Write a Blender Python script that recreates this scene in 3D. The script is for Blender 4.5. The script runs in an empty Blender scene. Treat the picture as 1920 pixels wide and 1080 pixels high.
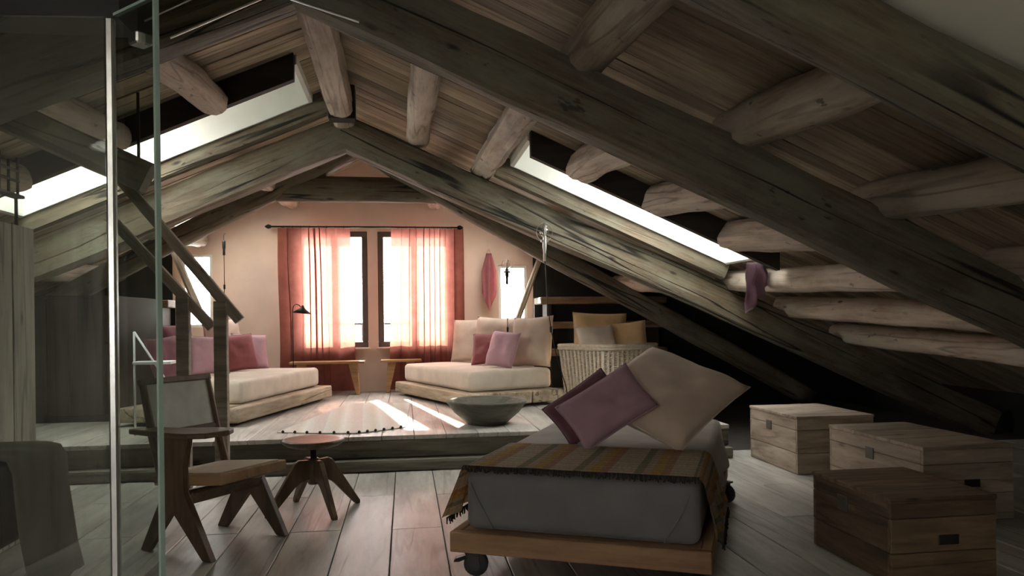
import bpy, bmesh, math, random
from mathutils import Vector, Matrix, noise, Euler
random.seed(7)
S = bpy.context.scene
COL = S.collection
R = math.radians

# ------------------------------------------------------------------ camera
EYE = 1.2
TH = math.atan(200 / 1400)
cam = bpy.data.cameras.new('camera')
cam.sensor_width = 36.0
cam.lens = 36.0 * 1400 / 1920
cam.shift_y = 60 / 1920
cam.clip_start = 0.05
co = bpy.data.objects.new('camera', cam)
co.matrix_world = (Matrix.Translation((0, 0, EYE)) @ Matrix.Rotation(-TH, 4, 'Z')
                   @ Matrix.Rotation(math.pi / 2, 4, 'X') @ Matrix.Rotation(-0.012, 4, 'Z'))
COL.objects.link(co)
S.camera = co

# ------------------------------------------------------------------ light
WORLD = 22.0
W = bpy.data.worlds.new('sky')
S.world = W
W.use_nodes = True
bg = W.node_tree.nodes['Background']
bg.inputs[0].default_value = (1.0, 0.985, 0.95, 1)
bg.inputs[1].default_value = WORLD
sd = bpy.data.lights.new('sun', 'SUN')
sd.energy = 40.0
sd.color = (1.0, 0.86, 0.70)
sd.angle = R(1.2)
so = bpy.data.objects.new('sun', sd)
so.rotation_euler = Vector((0.17, -0.86, -0.46)).to_track_quat('-Z', 'Y').to_euler()
so.location = (0, 16, 8)
COL.objects.link(so)
def portal(name, loc, nrm, sx, sy):
    d = bpy.data.lights.new(name, 'AREA')
    d.shape = 'RECTANGLE'; d.size = sx; d.size_y = sy
    d.cycles.is_portal = True
    o = bpy.data.objects.new(name, d)
    o.location = loc
    o.rotation_euler = Vector(nrm).to_track_quat('-Z', 'Y').to_euler()
    COL.objects.link(o)
S.view_settings.view_transform = 'Standard'
S.view_settings.look = 'None'
S.view_settings.gamma = 1.0
S.view_settings.use_curve_mapping = False
S.view_settings.exposure = 0.25

# ------------------------------------------------------------------ constants of the place
RX = -0.52            # ridge position in x
P = 0.437             # roof pitch
RB = 2.75             # underside of the trusses at the ridge
TD = 0.34             # rafter depth, vertical
PZ = 0.28             # raised floor
YA, YB, YC, YD = 3.75, 7.0, 2.08, 8.3
YW = 10.1             # far wall
def roofz(x, off=0.0):
    return RB + off - P * abs(x - RX)
BOARD = TD + 0.235    # boards above truss underside

# ------------------------------------------------------------------ materials
def nt(name):
    m = bpy.data.materials.new(name)
    m.use_nodes = True
    t = m.node_tree
    return m, t, t.nodes['Principled BSDF']
def N(t, typ, **kw):
    n = t.nodes.new(typ)
    for k, v in kw.items():
        setattr(n, k, v)
    return n
def ramp(t, fac, stops):
    r = N(t, 'ShaderNodeValToRGB')
    e = r.color_ramp.elements
    while len(e) < len(stops):
        e.new(0.5)
    for el, (p, c) in zip(e, stops):
        el.position = p
        el.color = (*c, 1) if len(c) == 3 else c
    t.links.new(fac, r.inputs[0])
    return r.outputs[0]
def coords(t, scale, rnd=True, kind='Object'):
    tc = N(t, 'ShaderNodeTexCoord')
    mp = N(t, 'ShaderNodeMapping')
    mp.inputs['Scale'].default_value = scale
    if rnd:
        oi = N(t, 'ShaderNodeObjectInfo')
        mu = N(t, 'ShaderNodeMath', operation='MULTIPLY'); mu.inputs[1].default_value = 37.0
        t.links.new(oi.outputs['Random'], mu.inputs[0])
        t.links.new(mu.outputs[0], mp.inputs['Location'])
    t.links.new(tc.outputs[kind], mp.inputs['Vector'])
    return mp.outputs[0]
def mixc(t, fac, a, b, typ='MIX'):
    m = N(t, 'ShaderNodeMix', data_type='RGBA', blend_type=typ)
    for s, v in ((0, fac), (6, a), (7, b)):
        if hasattr(v, 'links'):
            t.links.new(v, m.inputs[s])
        elif isinstance(v, (int, float)):
            m.inputs[s].default_value = v
        else:
            m.inputs[s].default_value = (*v, 1)
    return m.outputs[2]
def noisen(t, vec, scale, detail=5, rough=0.55):
    n = N(t, 'ShaderNodeTexNoise')
    n.inputs['Scale'].default_value = scale
    n.inputs['Detail'].default_value = detail
    n.inputs['Roughness'].default_value = rough
    t.links.new(vec, n.inputs['Vector'])
    return n.outputs['Fac']
def wood(name, dark, mid, light, axis='X', rough=0.75, crack=0.5, vary=0.35, knots=True, bump=0.35, fine=14.0, patch=None):
    """aged timber, grain along the local axis; dark cracks, knots and a tone of its own for each piece"""
    m, t, b = nt(name)
    i = 'XYZ'.index(axis)
    def sc(al, ac):
        s = [ac] * 3; s[i] = al
        return s
    g = noisen(t, coords(t, sc(1.5, fine)), 1.6, 8, 0.68)
    big = noisen(t, coords(t, sc(0.7, 2.6)), 1.3, 3, 0.5)
    col = ramp(t, g, [(0.28, dark), (0.5, mid), (0.74, light)])
    tone = ramp(t, big, [(0.3, (0.62, 0.6, 0.58)), (0.7, (1.15, 1.12, 1.08))])
    col = mixc(t, 1.0, col, tone, 'MULTIPLY')
    if patch:
        pn = noisen(t, coords(t, sc(1.6, 4.0)), 1.1, 6, 0.7)
        pf = ramp(t, pn, [(0.42, (0, 0, 0)), (0.62, (0.75, 0.75, 0.75))])
        col = mixc(t, pf, col, patch)
        dn = noisen(t, coords(t, sc(7.0, 16.0)), 1.0, 3, 0.6)
        df = ramp(t, dn, [(0.66, (0, 0, 0)), (0.72, (0.8, 0.8, 0.8))])
        col = mixc(t, df, col, [x * 0.35 for x in dark])
    height = g
    if crack > 0:
        c = noisen(t, coords(t, sc(0.28, 5.0)), 1.2, 2, 0.4)
        line = ramp(t, c, [(0.482, (0, 0, 0)), (0.494, (1, 1, 1)), (0.506, (1, 1, 1)), (0.518, (0, 0, 0))])
        br = noisen(t, coords(t, sc(0.8, 0.8)), 1.0, 1)
        gate = ramp(t, br, [(0.40, (0, 0, 0)), (0.50, (1, 1, 1))])
        line = mixc(t, 1.0, line, gate, 'MULTIPLY')
        f = N(t, 'ShaderNodeMath', operation='MULTIPLY'); f.inputs[1].default_value = crack
        t.links.new(line, f.inputs[0])
        col = mixc(t, f.outputs[0], col, [x * 0.16 for x in dark])
        sub = N(t, 'ShaderNodeMath', operation='SUBTRACT')
        t.links.new(g, sub.inputs[0]); t.links.new(f.outputs[0], sub.inputs[1])
        height = sub.outputs[0]
    if knots:
        v = N(t, 'ShaderNodeTexVoronoi')
        v.inputs['Scale'].default_value = 1.0
        t.links.new(coords(t, sc(2.2, 6.0)), v.inputs['Vector'])
        k = ramp(t, v.outputs['Distance'], [(0.04, (1, 1, 1)), (0.12, (0, 0, 0))])
        col = mixc(t, k, col, [x * 0.4 for x in dark])
    oi = N(t, 'ShaderNodeObjectInfo')
    mr = N(t, 'ShaderNodeMapRange')
    mr.inputs[3].default_value = 1 - vary; mr.inputs[4].default_value = 1 + vary * 0.7
    t.links.new(oi.outputs['Random'], mr.inputs[0])
    col = mixc(t, 1.0, col, mr.outputs[0], 'MULTIPLY')
    t.links.new(col, b.inputs['Base Color'])
    b.inputs['Roughness'].default_value = rough
    bp = N(t, 'ShaderNodeBump'); bp.inputs['Strength'].default_value = bump; bp.inputs['Distance'].default_value = 0.01
    t.links.new(height, bp.inputs['Height']); t.links.new(bp.outputs[0], b.inputs['Normal'])
    return m
def plain(name, c, rough=0.6, metal=0.0, var=0.15, scale=6.0, bump=0.1, spec=0.5):
    m, t, b = nt(name)
    g = noisen(t, coords(t, (1, 1, 1)), scale, 5)
    col = ramp(t, g, [(0.3, [x * (1 - var) for x in c]), (0.7, [min(1, x * (1 + var)) for x in c])])
    t.links.new(col, b.inputs['Base Color'])
    b.inputs['Roughness'].default_value = rough
    b.inputs['Metallic'].default_value = metal
    b.inputs['Specular IOR Level'].default_value = spec
    if bump:
        bp = N(t, 'ShaderNodeBump'); bp.inputs['Strength'].default_value = bump; bp.inputs['Distance'].default_value = 0.01
        t.links.new(g, bp.inputs['Height']); t.links.new(bp.outputs[0], b.inputs['Normal'])
    return m
def fabric(name, c, scale=260.0, var=0.12, sheen=0.25):
    m, t, b = nt(name)
    v = coords(t, (1, 1, 1))
    g = noisen(t, v, 5.0, 4)
    w = N(t, 'ShaderNodeTexNoise'); w.inputs['Scale'].default_value = scale; w.inputs['Detail'].default_value = 2
    t.links.new(v, w.inputs['Vector'])
    col = ramp(t, g, [(0.3, [x * (1 - var) for x in c]), (0.7, [min(1, x * (1 + var)) for x in c])])
    t.links.new(col, b.inputs['Base Color'])
    b.inputs['Roughness'].default_value = 0.95
    b.inputs['Specular IOR Level'].default_value = 0.2
    b.inputs['Sheen Weight'].default_value = sheen
    bp = N(t, 'ShaderNodeBump'); bp.inputs['Strength'].default_value = 0.25; bp.inputs['Distance'].default_value = 0.004
    ad = N(t, 'ShaderNodeMath', operation='ADD')
    t.links.new(g, ad.inputs[0]); t.links.new(w.outputs['Fac'], ad.inputs[1])
    t.links.new(ad.outputs[0], bp.inputs['Height']); t.links.new(bp.outputs[0], b.inputs['Normal'])
    return m
def glass(name, tint, gloss=1.0):
    m = bpy.data.materials.new(name); m.use_nodes = True
    t = m.node_tree; t.nodes.clear()
    o = N(t, 'ShaderNodeOutputMaterial')
    tr = N(t, 'ShaderNodeBsdfTransparent'); tr.inputs[0].default_value = (*tint, 1)
    gl = N(t, 'ShaderNodeBsdfGlossy'); gl.inputs['Roughness'].default_value = 0.02
    lw = N(t, 'ShaderNodeLayerWeight'); lw.inputs[0].default_value = 0.5
    pw = N(t, 'ShaderNodeMath', operation='POWER'); pw.inputs[1].default_value = 4.0
    t.links.new(lw.outputs['Facing'], pw.inputs[0])
    mu = N(t, 'ShaderNodeMath', operation='MULTIPLY_ADD', use_clamp=True); mu.inputs[1].default_value = 0.9; mu.inputs[2].default_value = 0.045 * gloss
    t.links.new(pw.outputs[0], mu.inputs[0])
    mx = N(t, 'ShaderNodeMixShader')
    t.links.new(mu.outputs[0], mx.inputs[0]); t.links.new(tr.outputs[0], mx.inputs[1]); t.links.new(gl.outputs[0], mx.inputs[2])
    t.links.new(mx.outputs[0], o.inputs[0])
    return m
def sheer(name, c, through=0.02):
    """linen curtain: light comes through it, tinted"""
    m = bpy.data.materials.new(name); m.use_nodes = True
    t = m.node_tree; t.nodes.clear()
    o = N(t, 'ShaderNodeOutputMaterial')
    v = coords(t, (1, 1, 1))
    g = noisen(t, v, 9.0, 4)
    col = ramp(t, g, [(0.3, [x * 0.85 for x in c]), (0.7, [min(1, x * 1.15) for x in c])])
    df = N(t, 'ShaderNodeBsdfDiffuse'); tl = N(t, 'ShaderNodeBsdfTranslucent')
    t.links.new(col, df.inputs[0]); t.links.new(col, tl.inputs[0])
    tr = N(t, 'ShaderNodeBsdfTransparent'); tr.inputs[0].default_value = (1.0, 0.62, 0.50, 1)
    a = N(t, 'ShaderNodeMixShader'); a.inputs[0].default_value = 0.55
    t.links.new(df.outputs[0], a.inputs[1]); t.links.new(tl.outputs[0], a.inputs[2])
    bmx = N(t, 'ShaderNodeMixShader'); bmx.inputs[0].default_value = through
    t.links.new(a.outputs[0], bmx.inputs[1]); t.links.new(tr.outputs[0], bmx.inputs[2])
    t.links.new(bmx.outputs[0], o.inputs[0])
    return m

M = {}
M['truss'] = wood('aged grey timber', (0.062, 0.047, 0.030), (0.135, 0.106, 0.070), (0.22, 0.18, 0.125), crack=1.0, vary=0.12, fine=24.0, bump=0.6, patch=(0.17, 0.165, 0.12))
M['purlin'] = wood('pale barked log', (0.27, 0.21, 0.15), (0.46, 0.38, 0.30), (0.62, 0.53, 0.44), crack=0.45, vary=0.14, fine=18.0, bump=0.5, patch=(0.50, 0.45, 0.38))
M['board'] = wood('brown roof board', (0.21, 0.165, 0.11), (0.44, 0.365, 0.265), (0.62, 0.53, 0.41), crack=0.25, vary=0.42, knots=False, fine=20.0)
M['trim_dark'] = wood('dark stained plank', (0.018, 0.013, 0.010), (0.032, 0.024, 0.018), (0.055, 0.042, 0.032), crack=0.0, vary=0.1, knots=False)
M['floor'] = wood('limewashed floor board', (0.31, 0.295, 0.27), (0.48, 0.465, 0.435), (0.61, 0.595, 0.565), axis='Y', rough=0.40, crack=0.35, vary=0.16, knots=False, bump=0.12, fine=10.0)
M['pfloor'] = wood('limewashed platform board', (0.34, 0.325, 0.30), (0.50, 0.485, 0.455), (0.62, 0.605, 0.575), axis='Y', rough=0.45, crack=0.3, vary=0.12, knots=False, bump=0.12, fine=10.0)
M['riser'] = wood('grey step board', (0.09, 0.082, 0.062), (0.16, 0.148, 0.115), (0.24, 0.225, 0.18), crack=0.4, vary=0.1)
M['whitewash'] = wood('whitewashed plank', (0.42, 0.39, 0.35), (0.66, 0.62, 0.57), (0.80, 0.77, 0.72), axis='Z', crack=0.5, vary=0.15)
M['chair_x'] = wood('teak x', (0.07, 0.04, 0.025), (0.14, 0.085, 0.052), (0.22, 0.14, 0.085), rough=0.5, crack=0, vary=0.1, knots=False, bump=0.1)
M['chair_z'] = wood('teak z', (0.07, 0.04, 0.025), (0.14, 0.085, 0.052), (0.22, 0.14, 0.085), axis='Z', rough=0.5, crack=0, vary=0.1, knots=False, bump=0.1)
M['stool'] = wood('dark bentwood', (0.055, 0.035, 0.02), (0.12, 0.08, 0.045), (0.2, 0.14, 0.085), axis='Z', rough=0.4, crack=0, vary=0.1, knots=False, bump=0.08)
M['pine_x'] = wood('pine x', (0.22, 0.12, 0.065), (0.36, 0.21, 0.12), (0.46, 0.29, 0.17), crack=0.1, vary=0.12, knots=True, fine=8.0, bump=0.1)
M['pine_y'] = wood('pine y', (0.22, 0.12, 0.065), (0.36, 0.21, 0.12), (0.46, 0.29, 0.17), axis='Y', crack=0.1, vary=0.12, fine=8.0, bump=0.1)
M['slab_y'] = wood('weathered slab', (0.26, 0.19, 0.12), (0.46, 0.38, 0.28), (0.62, 0.54, 0.44), axis='Y', crack=0.7, vary=0.1)
M['trunk_x'] = wood('trunk plank x', (0.08, 0.05, 0.028), (0.165, 0.11, 0.066), (0.27, 0.19, 0.125), crack=0.4, vary=0.22, fine=10)
M['trunk_y'] = wood('trunk plank y', (0.08, 0.05, 0.028), (0.165, 0.11, 0.066), (0.27, 0.19, 0.125), axis='Y', crack=0.4, vary=0.22, fine=10)
M['ptrunk_x'] = wood('pale trunk plank x', (0.19, 0.145, 0.105), (0.36, 0.295, 0.235), (0.50, 0.43, 0.36), crack=0.4, vary=0.18, fine=10)
M['ptrunk_y'] = wood('pale trunk plank y', (0.19, 0.145, 0.105), (0.36, 0.295, 0.235), (0.50, 0.43, 0.36), axis='Y', crack=0.4, vary=0.18, fine=10)
M['rail'] = wood('grey rail wood', (0.17, 0.145, 0.115), (0.30, 0.26, 0.215), (0.44, 0.39, 0.33), crack=0.2, vary=0.1)
M['bench'] = wood('honey bench wood', (0.28, 0.15, 0.07), (0.46, 0.27, 0.13), (0.58, 0.37, 0.2), crack=0, vary=0.1, knots=False)
M['bowl'] = wood('grey carved wood', (0.07, 0.066, 0.05), (0.13, 0.125, 0.10), (0.21, 0.20, 0.165), crack=0.3, vary=0.05, knots=False)
M['plaster'] = plain('warm lime plaster', (0.66, 0.50, 0.42), 0.9, var=0.08, scale=2.2, bump=0.15)
M['reveal'] = plain('white lime plaster', (0.74, 0.75, 0.71), 0.9, var=0.06, scale=3.0, bump=0.12)
M['ceilplaster'] = plain('cream ceiling plaster', (0.78, 0.74, 0.64), 0.9, var=0.08, scale=1.6, bump=0.1)
M['dark'] = plain('black lacquer and eave shade', (0.012, 0.011, 0.010), 0.6, var=0.2)  # black finish, also painted-in shade on far wall wings and under the eaves
M['outer'] = plain('opaque underlayer', (0.05, 0.045, 0.04), 0.95)
M['frame'] = plain('dark window paint', (0.085, 0.075, 0.065), 0.5, var=0.1)
M['iron'] = plain('black iron', (0.02, 0.019, 0.018), 0.5, 0.6)
M['steel'] = plain('brushed steel', (0.55, 0.55, 0.54), 0.3, 1.0, var=0.08, scale=20)
M['rubber'] = plain('grey caster', (0.05, 0.05, 0.052), 0.5, 0.3)
M['glass'] = glass('partition glass', (0.80, 0.84, 0.81), 2.0)
M['edge'] = plain('glass edge', (0.32, 0.42, 0.37), 0.15, var=0.1)
M['pane'] = glass('window glass', (0.97, 0.98, 0.98), 1.0)
M['bulb'] = glass('bulb glass', (0.95, 0.93, 0.9), 1.5)
M['curtain'] = sheer('rust linen curtain', (0.29, 0.105, 0.082))
M['greysheet'] = fabric('grey sheet', (0.16, 0.156, 0.158))
M['palesheet'] = fabric('pale linen sheet', (0.66, 0.60, 0.55))
M['mattress'] = fabric('natural mattress linen', (0.66, 0.58, 0.49))
M['beige'] = fabric('beige cushion linen', (0.56, 0.44, 0.36))
M['sand'] = fabric('sand cushion linen', (0.60, 0.51, 0.43))
M['ochre'] = fabric('ochre cushion linen', (0.62, 0.42, 0.22))
M['lavender'] = fabric('lavender cushion linen', (0.40, 0.24, 0.30))
M['lilac'] = fabric('lilac cushion linen', (0.50, 0.31, 0.37))
M['mauve'] = fabric('mauve cushion linen', (0.15, 0.055, 0.072))
M['rose'] = fabric('rose cushion linen', (0.29, 0.09, 0.10))
M['pinktowel'] = fabric('pink towel', (0.52, 0.20, 0.22))
M['plumtowel'] = fabric('plum towel', (0.21, 0.125, 0.155))
M['throw'] = fabric('grey throw', (0.30, 0.29, 0.23))
M['leather'] = plain('dark brown leather', (0.03, 0.018, 0.013), 0.45, var=0.2)
M['wicker'] = plain('pale wicker', (0.56, 0.48, 0.38), 0.75, var=0.18, scale=30, bump=0.2)
M['white'] = plain('white paint', (0.7, 0.7, 0.7), 0.5, var=0.04)
M['cane'] = fabric('pale woven cane', (0.62, 0.60, 0.56), scale=400, var=0.18)
M['seatcane'] = fabric('tan woven cane', (0.40, 0.31, 0.20), scale=400, var=0.18)
M['tassel'] = plain('dark wool', (0.03, 0.025, 0.022), 0.95)

def plaid():
    m, t, b = nt('plaid blanket wool')
    tc = N(t, 'ShaderNodeTexCoord')
    sp = N(t, 'ShaderNodeSeparateXYZ'); t.links.new(tc.outputs['UV'], sp.inputs[0])
    def stripes(sock, freq, stops):
        a = N(t, 'ShaderNodeMath', operation='MULTIPLY'); a.inputs[1].default_value = freq
        f = N(t, 'ShaderNodeMath', operation='FRACT')
        t.links.new(sock, a.inputs[0]); t.links.new(a.outputs[0], f.inputs[0])
        c = ramp(t, f.outputs[0], stops)
        c.node.color_ramp.interpolation = 'CONSTANT'
        return c
    cols = stripes(sp.outputs[0], 5.2, [(0.0, (0.66, 0.57, 0.47)), (0.28, (0.36, 0.35, 0.27)), (0.42, (0.60, 0.49, 0.41)), (0.55, (0.64, 0.45, 0.20)), (0.72, (0.58, 0.36, 0.26)), (0.86, (0.66, 0.58, 0.49))])
    rows = stripes(sp.outputs[1], 9.0, [(0.0, (1.0, 0.95, 0.88)), (0.35, (0.80, 0.75, 0.66)), (0.5, (1.0, 0.92, 0.76)), (0.8, (0.86, 0.85, 0.83))])
    c = mixc(t, 1.0, cols, rows, 'MULTIPLY')
    v = coords(t, (1, 1, 1), False)
    g = noisen(t, v, 90, 3)
    c = mixc(t, 1.0, c, ramp(t, g, [(0.3, (0.75, 0.75, 0.75)), (0.7, (1.15, 1.15, 1.15))]), 'MULTIPLY')
    t.links.new(c, b.inputs['Base Color'])
    b.inputs['Roughness'].default_value = 0.95
    b.inputs['Specular IOR Level'].default_value = 0.15
    bp = N(t, 'ShaderNodeBump'); bp.inputs['Strength'].default_value = 0.4; bp.inputs['Distance'].default_value = 0.004
    t.links.new(g, bp.inputs['Height']); t.links.new(bp.outputs[0], b.inputs['Normal'])
    return m
M['plaid'] = plaid()
def rugmat():
    m, t, b = nt('pale striped rug wool')
    tc = N(t, 'ShaderNodeTexCoord')
    sp = N(t, 'ShaderNodeSeparateXYZ'); t.links.new(tc.outputs['Object'], sp.inputs[0])
    a = N(t, 'ShaderNodeMath', operation='MULTIPLY'); a.inputs[1].default_value = 3.1
    f = N(t, 'ShaderNodeMath', operation='FRACT')
    t.links.new(sp.outputs[0], a.inputs[0]); t.links.new(a.outputs[0], f.inputs[0])
    c = ramp(t, f.outputs[0], [(0.0, (0.62, 0.60, 0.56)), (0.3, (0.56, 0.50, 0.43)), (0.5, (0.66, 0.64, 0.60)), (0.75, (0.58, 0.50, 0.46))])
    v = coords(t, (1, 1, 1), False)
    g = noisen(t, v, 60, 3)
    c = mixc(t, 1.0, c, ramp(t, g, [(0.3, (0.88, 0.88, 0.88)), (0.7, (1.06, 1.06, 1.06))]), 'MULTIPLY')
    t.links.new(c, b.inputs['Base Color']); b.inputs['Roughness'].default_value = 0.9
    return m
M['rug'] = rugmat()

# ------------------------------------------------------------------ mesh helpers
def link(name, me, mat, parent=None, mw=None, smooth=False):
    if mat is not None and not me.materials:
        me.materials.append(M[mat] if isinstance(mat, str) else mat)
    if smooth:
        for p in me.polygons:
            p.use_smooth = True
    o = bpy.data.objects.new(name, me)
    COL.objects.link(o)
    if mw is not None:
        o.matrix_basis = mw
    if parent is not None:
        o.parent = parent
    return o
def obj(name, bm, mat, parent=None, mw=None, smooth=False):
    me = bpy.data.meshes.new(name)
    bmesh.ops.recalc_face_normals(bm, faces=bm.faces)
    bm.to_mesh(me); bm.free()
    return link(name, me, mat, parent, mw, smooth)
def tag(o, label, cat, group=None):
    o['label'] = label; o['category'] = cat
    if group: o['group'] = group
    return o
def struct(o, label=None):
    o['kind'] = 'structure'
    if label: o['label'] = label
    return o
def thing(name, label, cat, loc=(0, 0, 0), rz=0.0, group=None):
    o = bpy.data.objects.new(name, None)
    o.empty_display_size = 0.1
    COL.objects.link(o)
    o.location = loc; o.rotation_euler = (0, 0, rz)
    return tag(o, label, cat, group)
def box(bm, c, s, bev=0.0, rot=None, seg=1):
    r = bmesh.ops.create_cube(bm, size=1.0)
    vs = r['verts']
    for v in vs:
        v.co = Vector((v.co.x * s[0], v.co.y * s[1], v.co.z * s[2]))
    if bev:
        es = list({e for v in vs for e in v.link_edges})
        rb = bmesh.ops.bevel(bm, geom=es, offset=bev, segments=seg, affect='EDGES', profile=0.5)
        vs = list({v for f in rb['faces'] for v in f.verts} | {v for v in vs if v.is_valid})
    mx = Matrix.Translation(c)
    if rot is not None:
        mx = mx @ rot
    for v in vs:
        v.co = mx @ v.co
    return vs
def B(c, s, bev=0.0, rot=None, seg=1):
    bm = bmesh.new(); box(bm, c, s, bev, rot, seg); return bm
def b2(x0, x1, y0, y1, z0, z1, bev=0.0, seg=1):
    return B(((x0 + x1) / 2, (y0 + y1) / 2, (z0 + z1) / 2), (x1 - x0, y1 - y0, z1 - z0), bev, None, seg)
def prism(pts, y0, y1, axes='xz', bev=0.0):
    """closed outline in one plane, given thickness along the third axis"""
    bm = bmesh.new()
    def mk(p, q):
        d = {axes[0]: p[0], axes[1]: p[1]}
        third = [a for a in 'xyz' if a not in axes][0]
        d[third] = q
        return bm.verts.new((d['x'], d['y'], d['z']))
    a = [mk(p, y0) for p in pts]; c = [mk(p, y1) for p in pts]
    n = len(pts)
    bm.faces.new(a); bm.faces.new(c[::-1])
    for i in range(n):
        bm.faces.new((a[i], c[i], c[(i + 1) % n], a[(i + 1) % n]))
    if bev:
        bmesh.ops.bevel(bm, geom=list(bm.edges), offset=bev, segments=1, affect='EDGES')
    return bm
def lathe(bm, prof, seg=32, c=(0, 0, 0)):
    rings = []
    for r, z in prof:
        if r < 1e-5:
            rings.append([bm.verts.new((c[0], c[1], c[2] + z))])
        else:
            rings.append([bm.verts.new((c[0] + r * math.cos(2 * math.pi * k / seg), c[1] + r * math.sin(2 * math.pi * k / seg), c[2] + z)) for k in range(seg)])
    for a, b_ in zip(rings, rings[1:]):
        for k in range(seg):
            k2 = (k + 1) % seg
            if len(a) == 1 and len(b_) > 1: bm.faces.new((a[0], b_[k], b_[k2]))
            elif len(b_) == 1 and len(a) > 1: bm.faces.new((a[k], a[k2], b_[0]))
            elif len(a) > 1: bm.faces.new((a[k], a[k2], b_[k2], b_[k]))
    return bm
def tube(bm, pts, r, seg=8, closed=False):
    pts = [Vector(p) for p in pts]
    n = len(pts); rings = []
    up = None
    for i, p in enumerate(pts):
        if closed: d = pts[(i + 1) % n] - pts[i - 1]
        else: d = pts[min(i + 1, n - 1)] - pts[max(i - 1, 0)]
        d.normalize()
        if up is None:
            up = Vector((0, 0, 1)) if abs(d.z) < 0.9 else Vector((1, 0, 0))
        s = d.cross(up)
        if s.length < 1e-4: s = d.cross(Vector((0.3, 1, 0.2)))
        s.normalize(); up = s.cross(d)
        rr = r[i] if isinstance(r, (list, tuple)) else r
        rings.append([bm.verts.new(p + (s * math.cos(2 * math.pi * k / seg) + up * math.sin(2 * math.pi * k / seg)) * rr) for k in range(seg)])
    m = n if closed else n - 1
    for i in range(m):
        a, b_ = rings[i], rings[(i + 1) % n]
        for k in range(seg):
            bm.faces.new((a[k], a[(k + 1) % seg], b_[(k + 1) % seg], b_[k]))
    if not closed:
        bm.faces.new(rings[0]); bm.faces.new(rings[-1][::-1])
    return bm
def T(pts, r, seg=8, closed=False):
    return tube(bmesh.new(), pts, r, seg, closed)
def frame_mw(p0, p1, up=(0, 0, 1)):
    p0, p1 = Vector(p0), Vector(p1)
    x = (p1 - p0).normalized()
    y = Vector(up).cross(x).normalized()
    z = x.cross(y)
    m = Matrix((x, y, z)).transposed().to_4x4()
    m.translation = p0
    return m, (p1 - p0).length
def timber(name, p0, p1, w, h, mat, parent=None, e=7.0, wob=0.012, seg=22, up=(0, 0, 1), taper=None, roundend=0.0, bow=0.0, lump=1.6):
    """hewn timber or log: local x along its length, section a rounded rectangle (e = 2 gives a log), uneven along it"""
    mw, L = frame_mw(p0, p1, up)
    bm = bmesh.new()
    sd_ = Vector((random.uniform(-50, 50), random.uniform(-50, 50), random.uniform(-50, 50)))
    nk = 16 if e < 4 else 20
    xs = [L * i / seg for i in range(seg + 1)]
    sc = [1.0] * (seg + 1)
    if roundend:
        ex = [(0.0, 0.78), (roundend * 0.35, 0.93)]
        xs = [x for x in xs if roundend < x < L - roundend]
        sc = [1.0] * len(xs)
        xs = [e_[0] for e_ in ex] + [roundend] + xs + [L - roundend] + [L - e_[0] for e_ in ex[::-1]]
        sc = [e_[1] for e_ in ex] + [1.0] + sc + [1.0] + [e_[1] for e_ in ex[::-1]]
    rings = []
    for x, s in zip(xs, sc):
        u = x / L
        t0 = 1.0 if taper is None else 1.0 + (taper - 1.0) * u
        cy = (noise.noise(sd_ + Vector((x * 0.5, 0, 0)))) * wob * 1.6
        cz = (noise.noise(sd_ + Vector((x * 0.5, 9, 0)))) * wob * 1.6 + bow * math.sin(math.pi * u)
        ring = []
        for k in range(nk):
            a = 2 * math.pi * (k + 0.5) / nk
            c, s_ = math.cos(a), math.sin(a)
            q = (abs(c) ** e + abs(s_) ** e) ** (-1.0 / e)
            n_ = noise.noise(sd_ + Vector((x * lump, c * 2.2, s_ * 2.2))) * wob
            ring.append(bm.verts.new((x, cy + c * q * (w / 2 * s * t0 + n_), cz + s_ * q * (h / 2 * s * t0 + n_))))
        rings.append(ring)
    for a, b_ in zip(rings, rings[1:]):
        for k in range(nk):
            bm.faces.new((a[k], a[(k + 1) % nk], b_[(k + 1) % nk], b_[k]))
    bm.faces.new(rings[0]); bm.faces.new(rings[-1][::-1])
    if parent is not None:
        mw = Matrix.Translation(-parent.location) @ mw
    return obj(name, bm, mat, parent, mw, smooth=(e < 4))
def cushion_mesh(w, h, t, seed=0, n=18, pinch=0.055, wr=0.012):
    bm = bmesh.new()
    sd_ = Vector((seed * 7.3, seed * 3.1, seed))
    g = {}
    for side in (1, -1):
        for i in range(n + 1):
            for j in range(n + 1):
                u = -1 + 2 * i / n; v = -1 + 2 * j / n
                edge = i in (0, n) or j in (0, n)
                if edge and side == -1:
                    g[side, i, j] = g[1, i, j]; continue
                x = u * w / 2 * (1 - pinch * (1 - v * v)); y = v * h / 2 * (1 - pinch * (1 - u * u))
                f = max(0.0, (1 - u ** 4) * (1 - v ** 4)) ** 0.55
                z = side * t / 2 * f
                d = noise.noise(sd_ + Vector((u * 1.7, v * 1.7, side * 3))) * wr * 1.4 + noise.noise(sd_ + Vector((u * 5, v * 5, side * 5))) * wr * 0.6
                z += d * f
                g[side, i, j] = bm.verts.new((x, y, z))
    for side in (1, -1):
        for i in range(n):
            for j in range(n):
                q = [g[side, i, j], g[side, i + 1, j], g[side, i + 1, j + 1], g[side, i, j + 1]]
                bm.faces.new(q if side == 1 else q[::-1])
    return bm
CS = [0]
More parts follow.
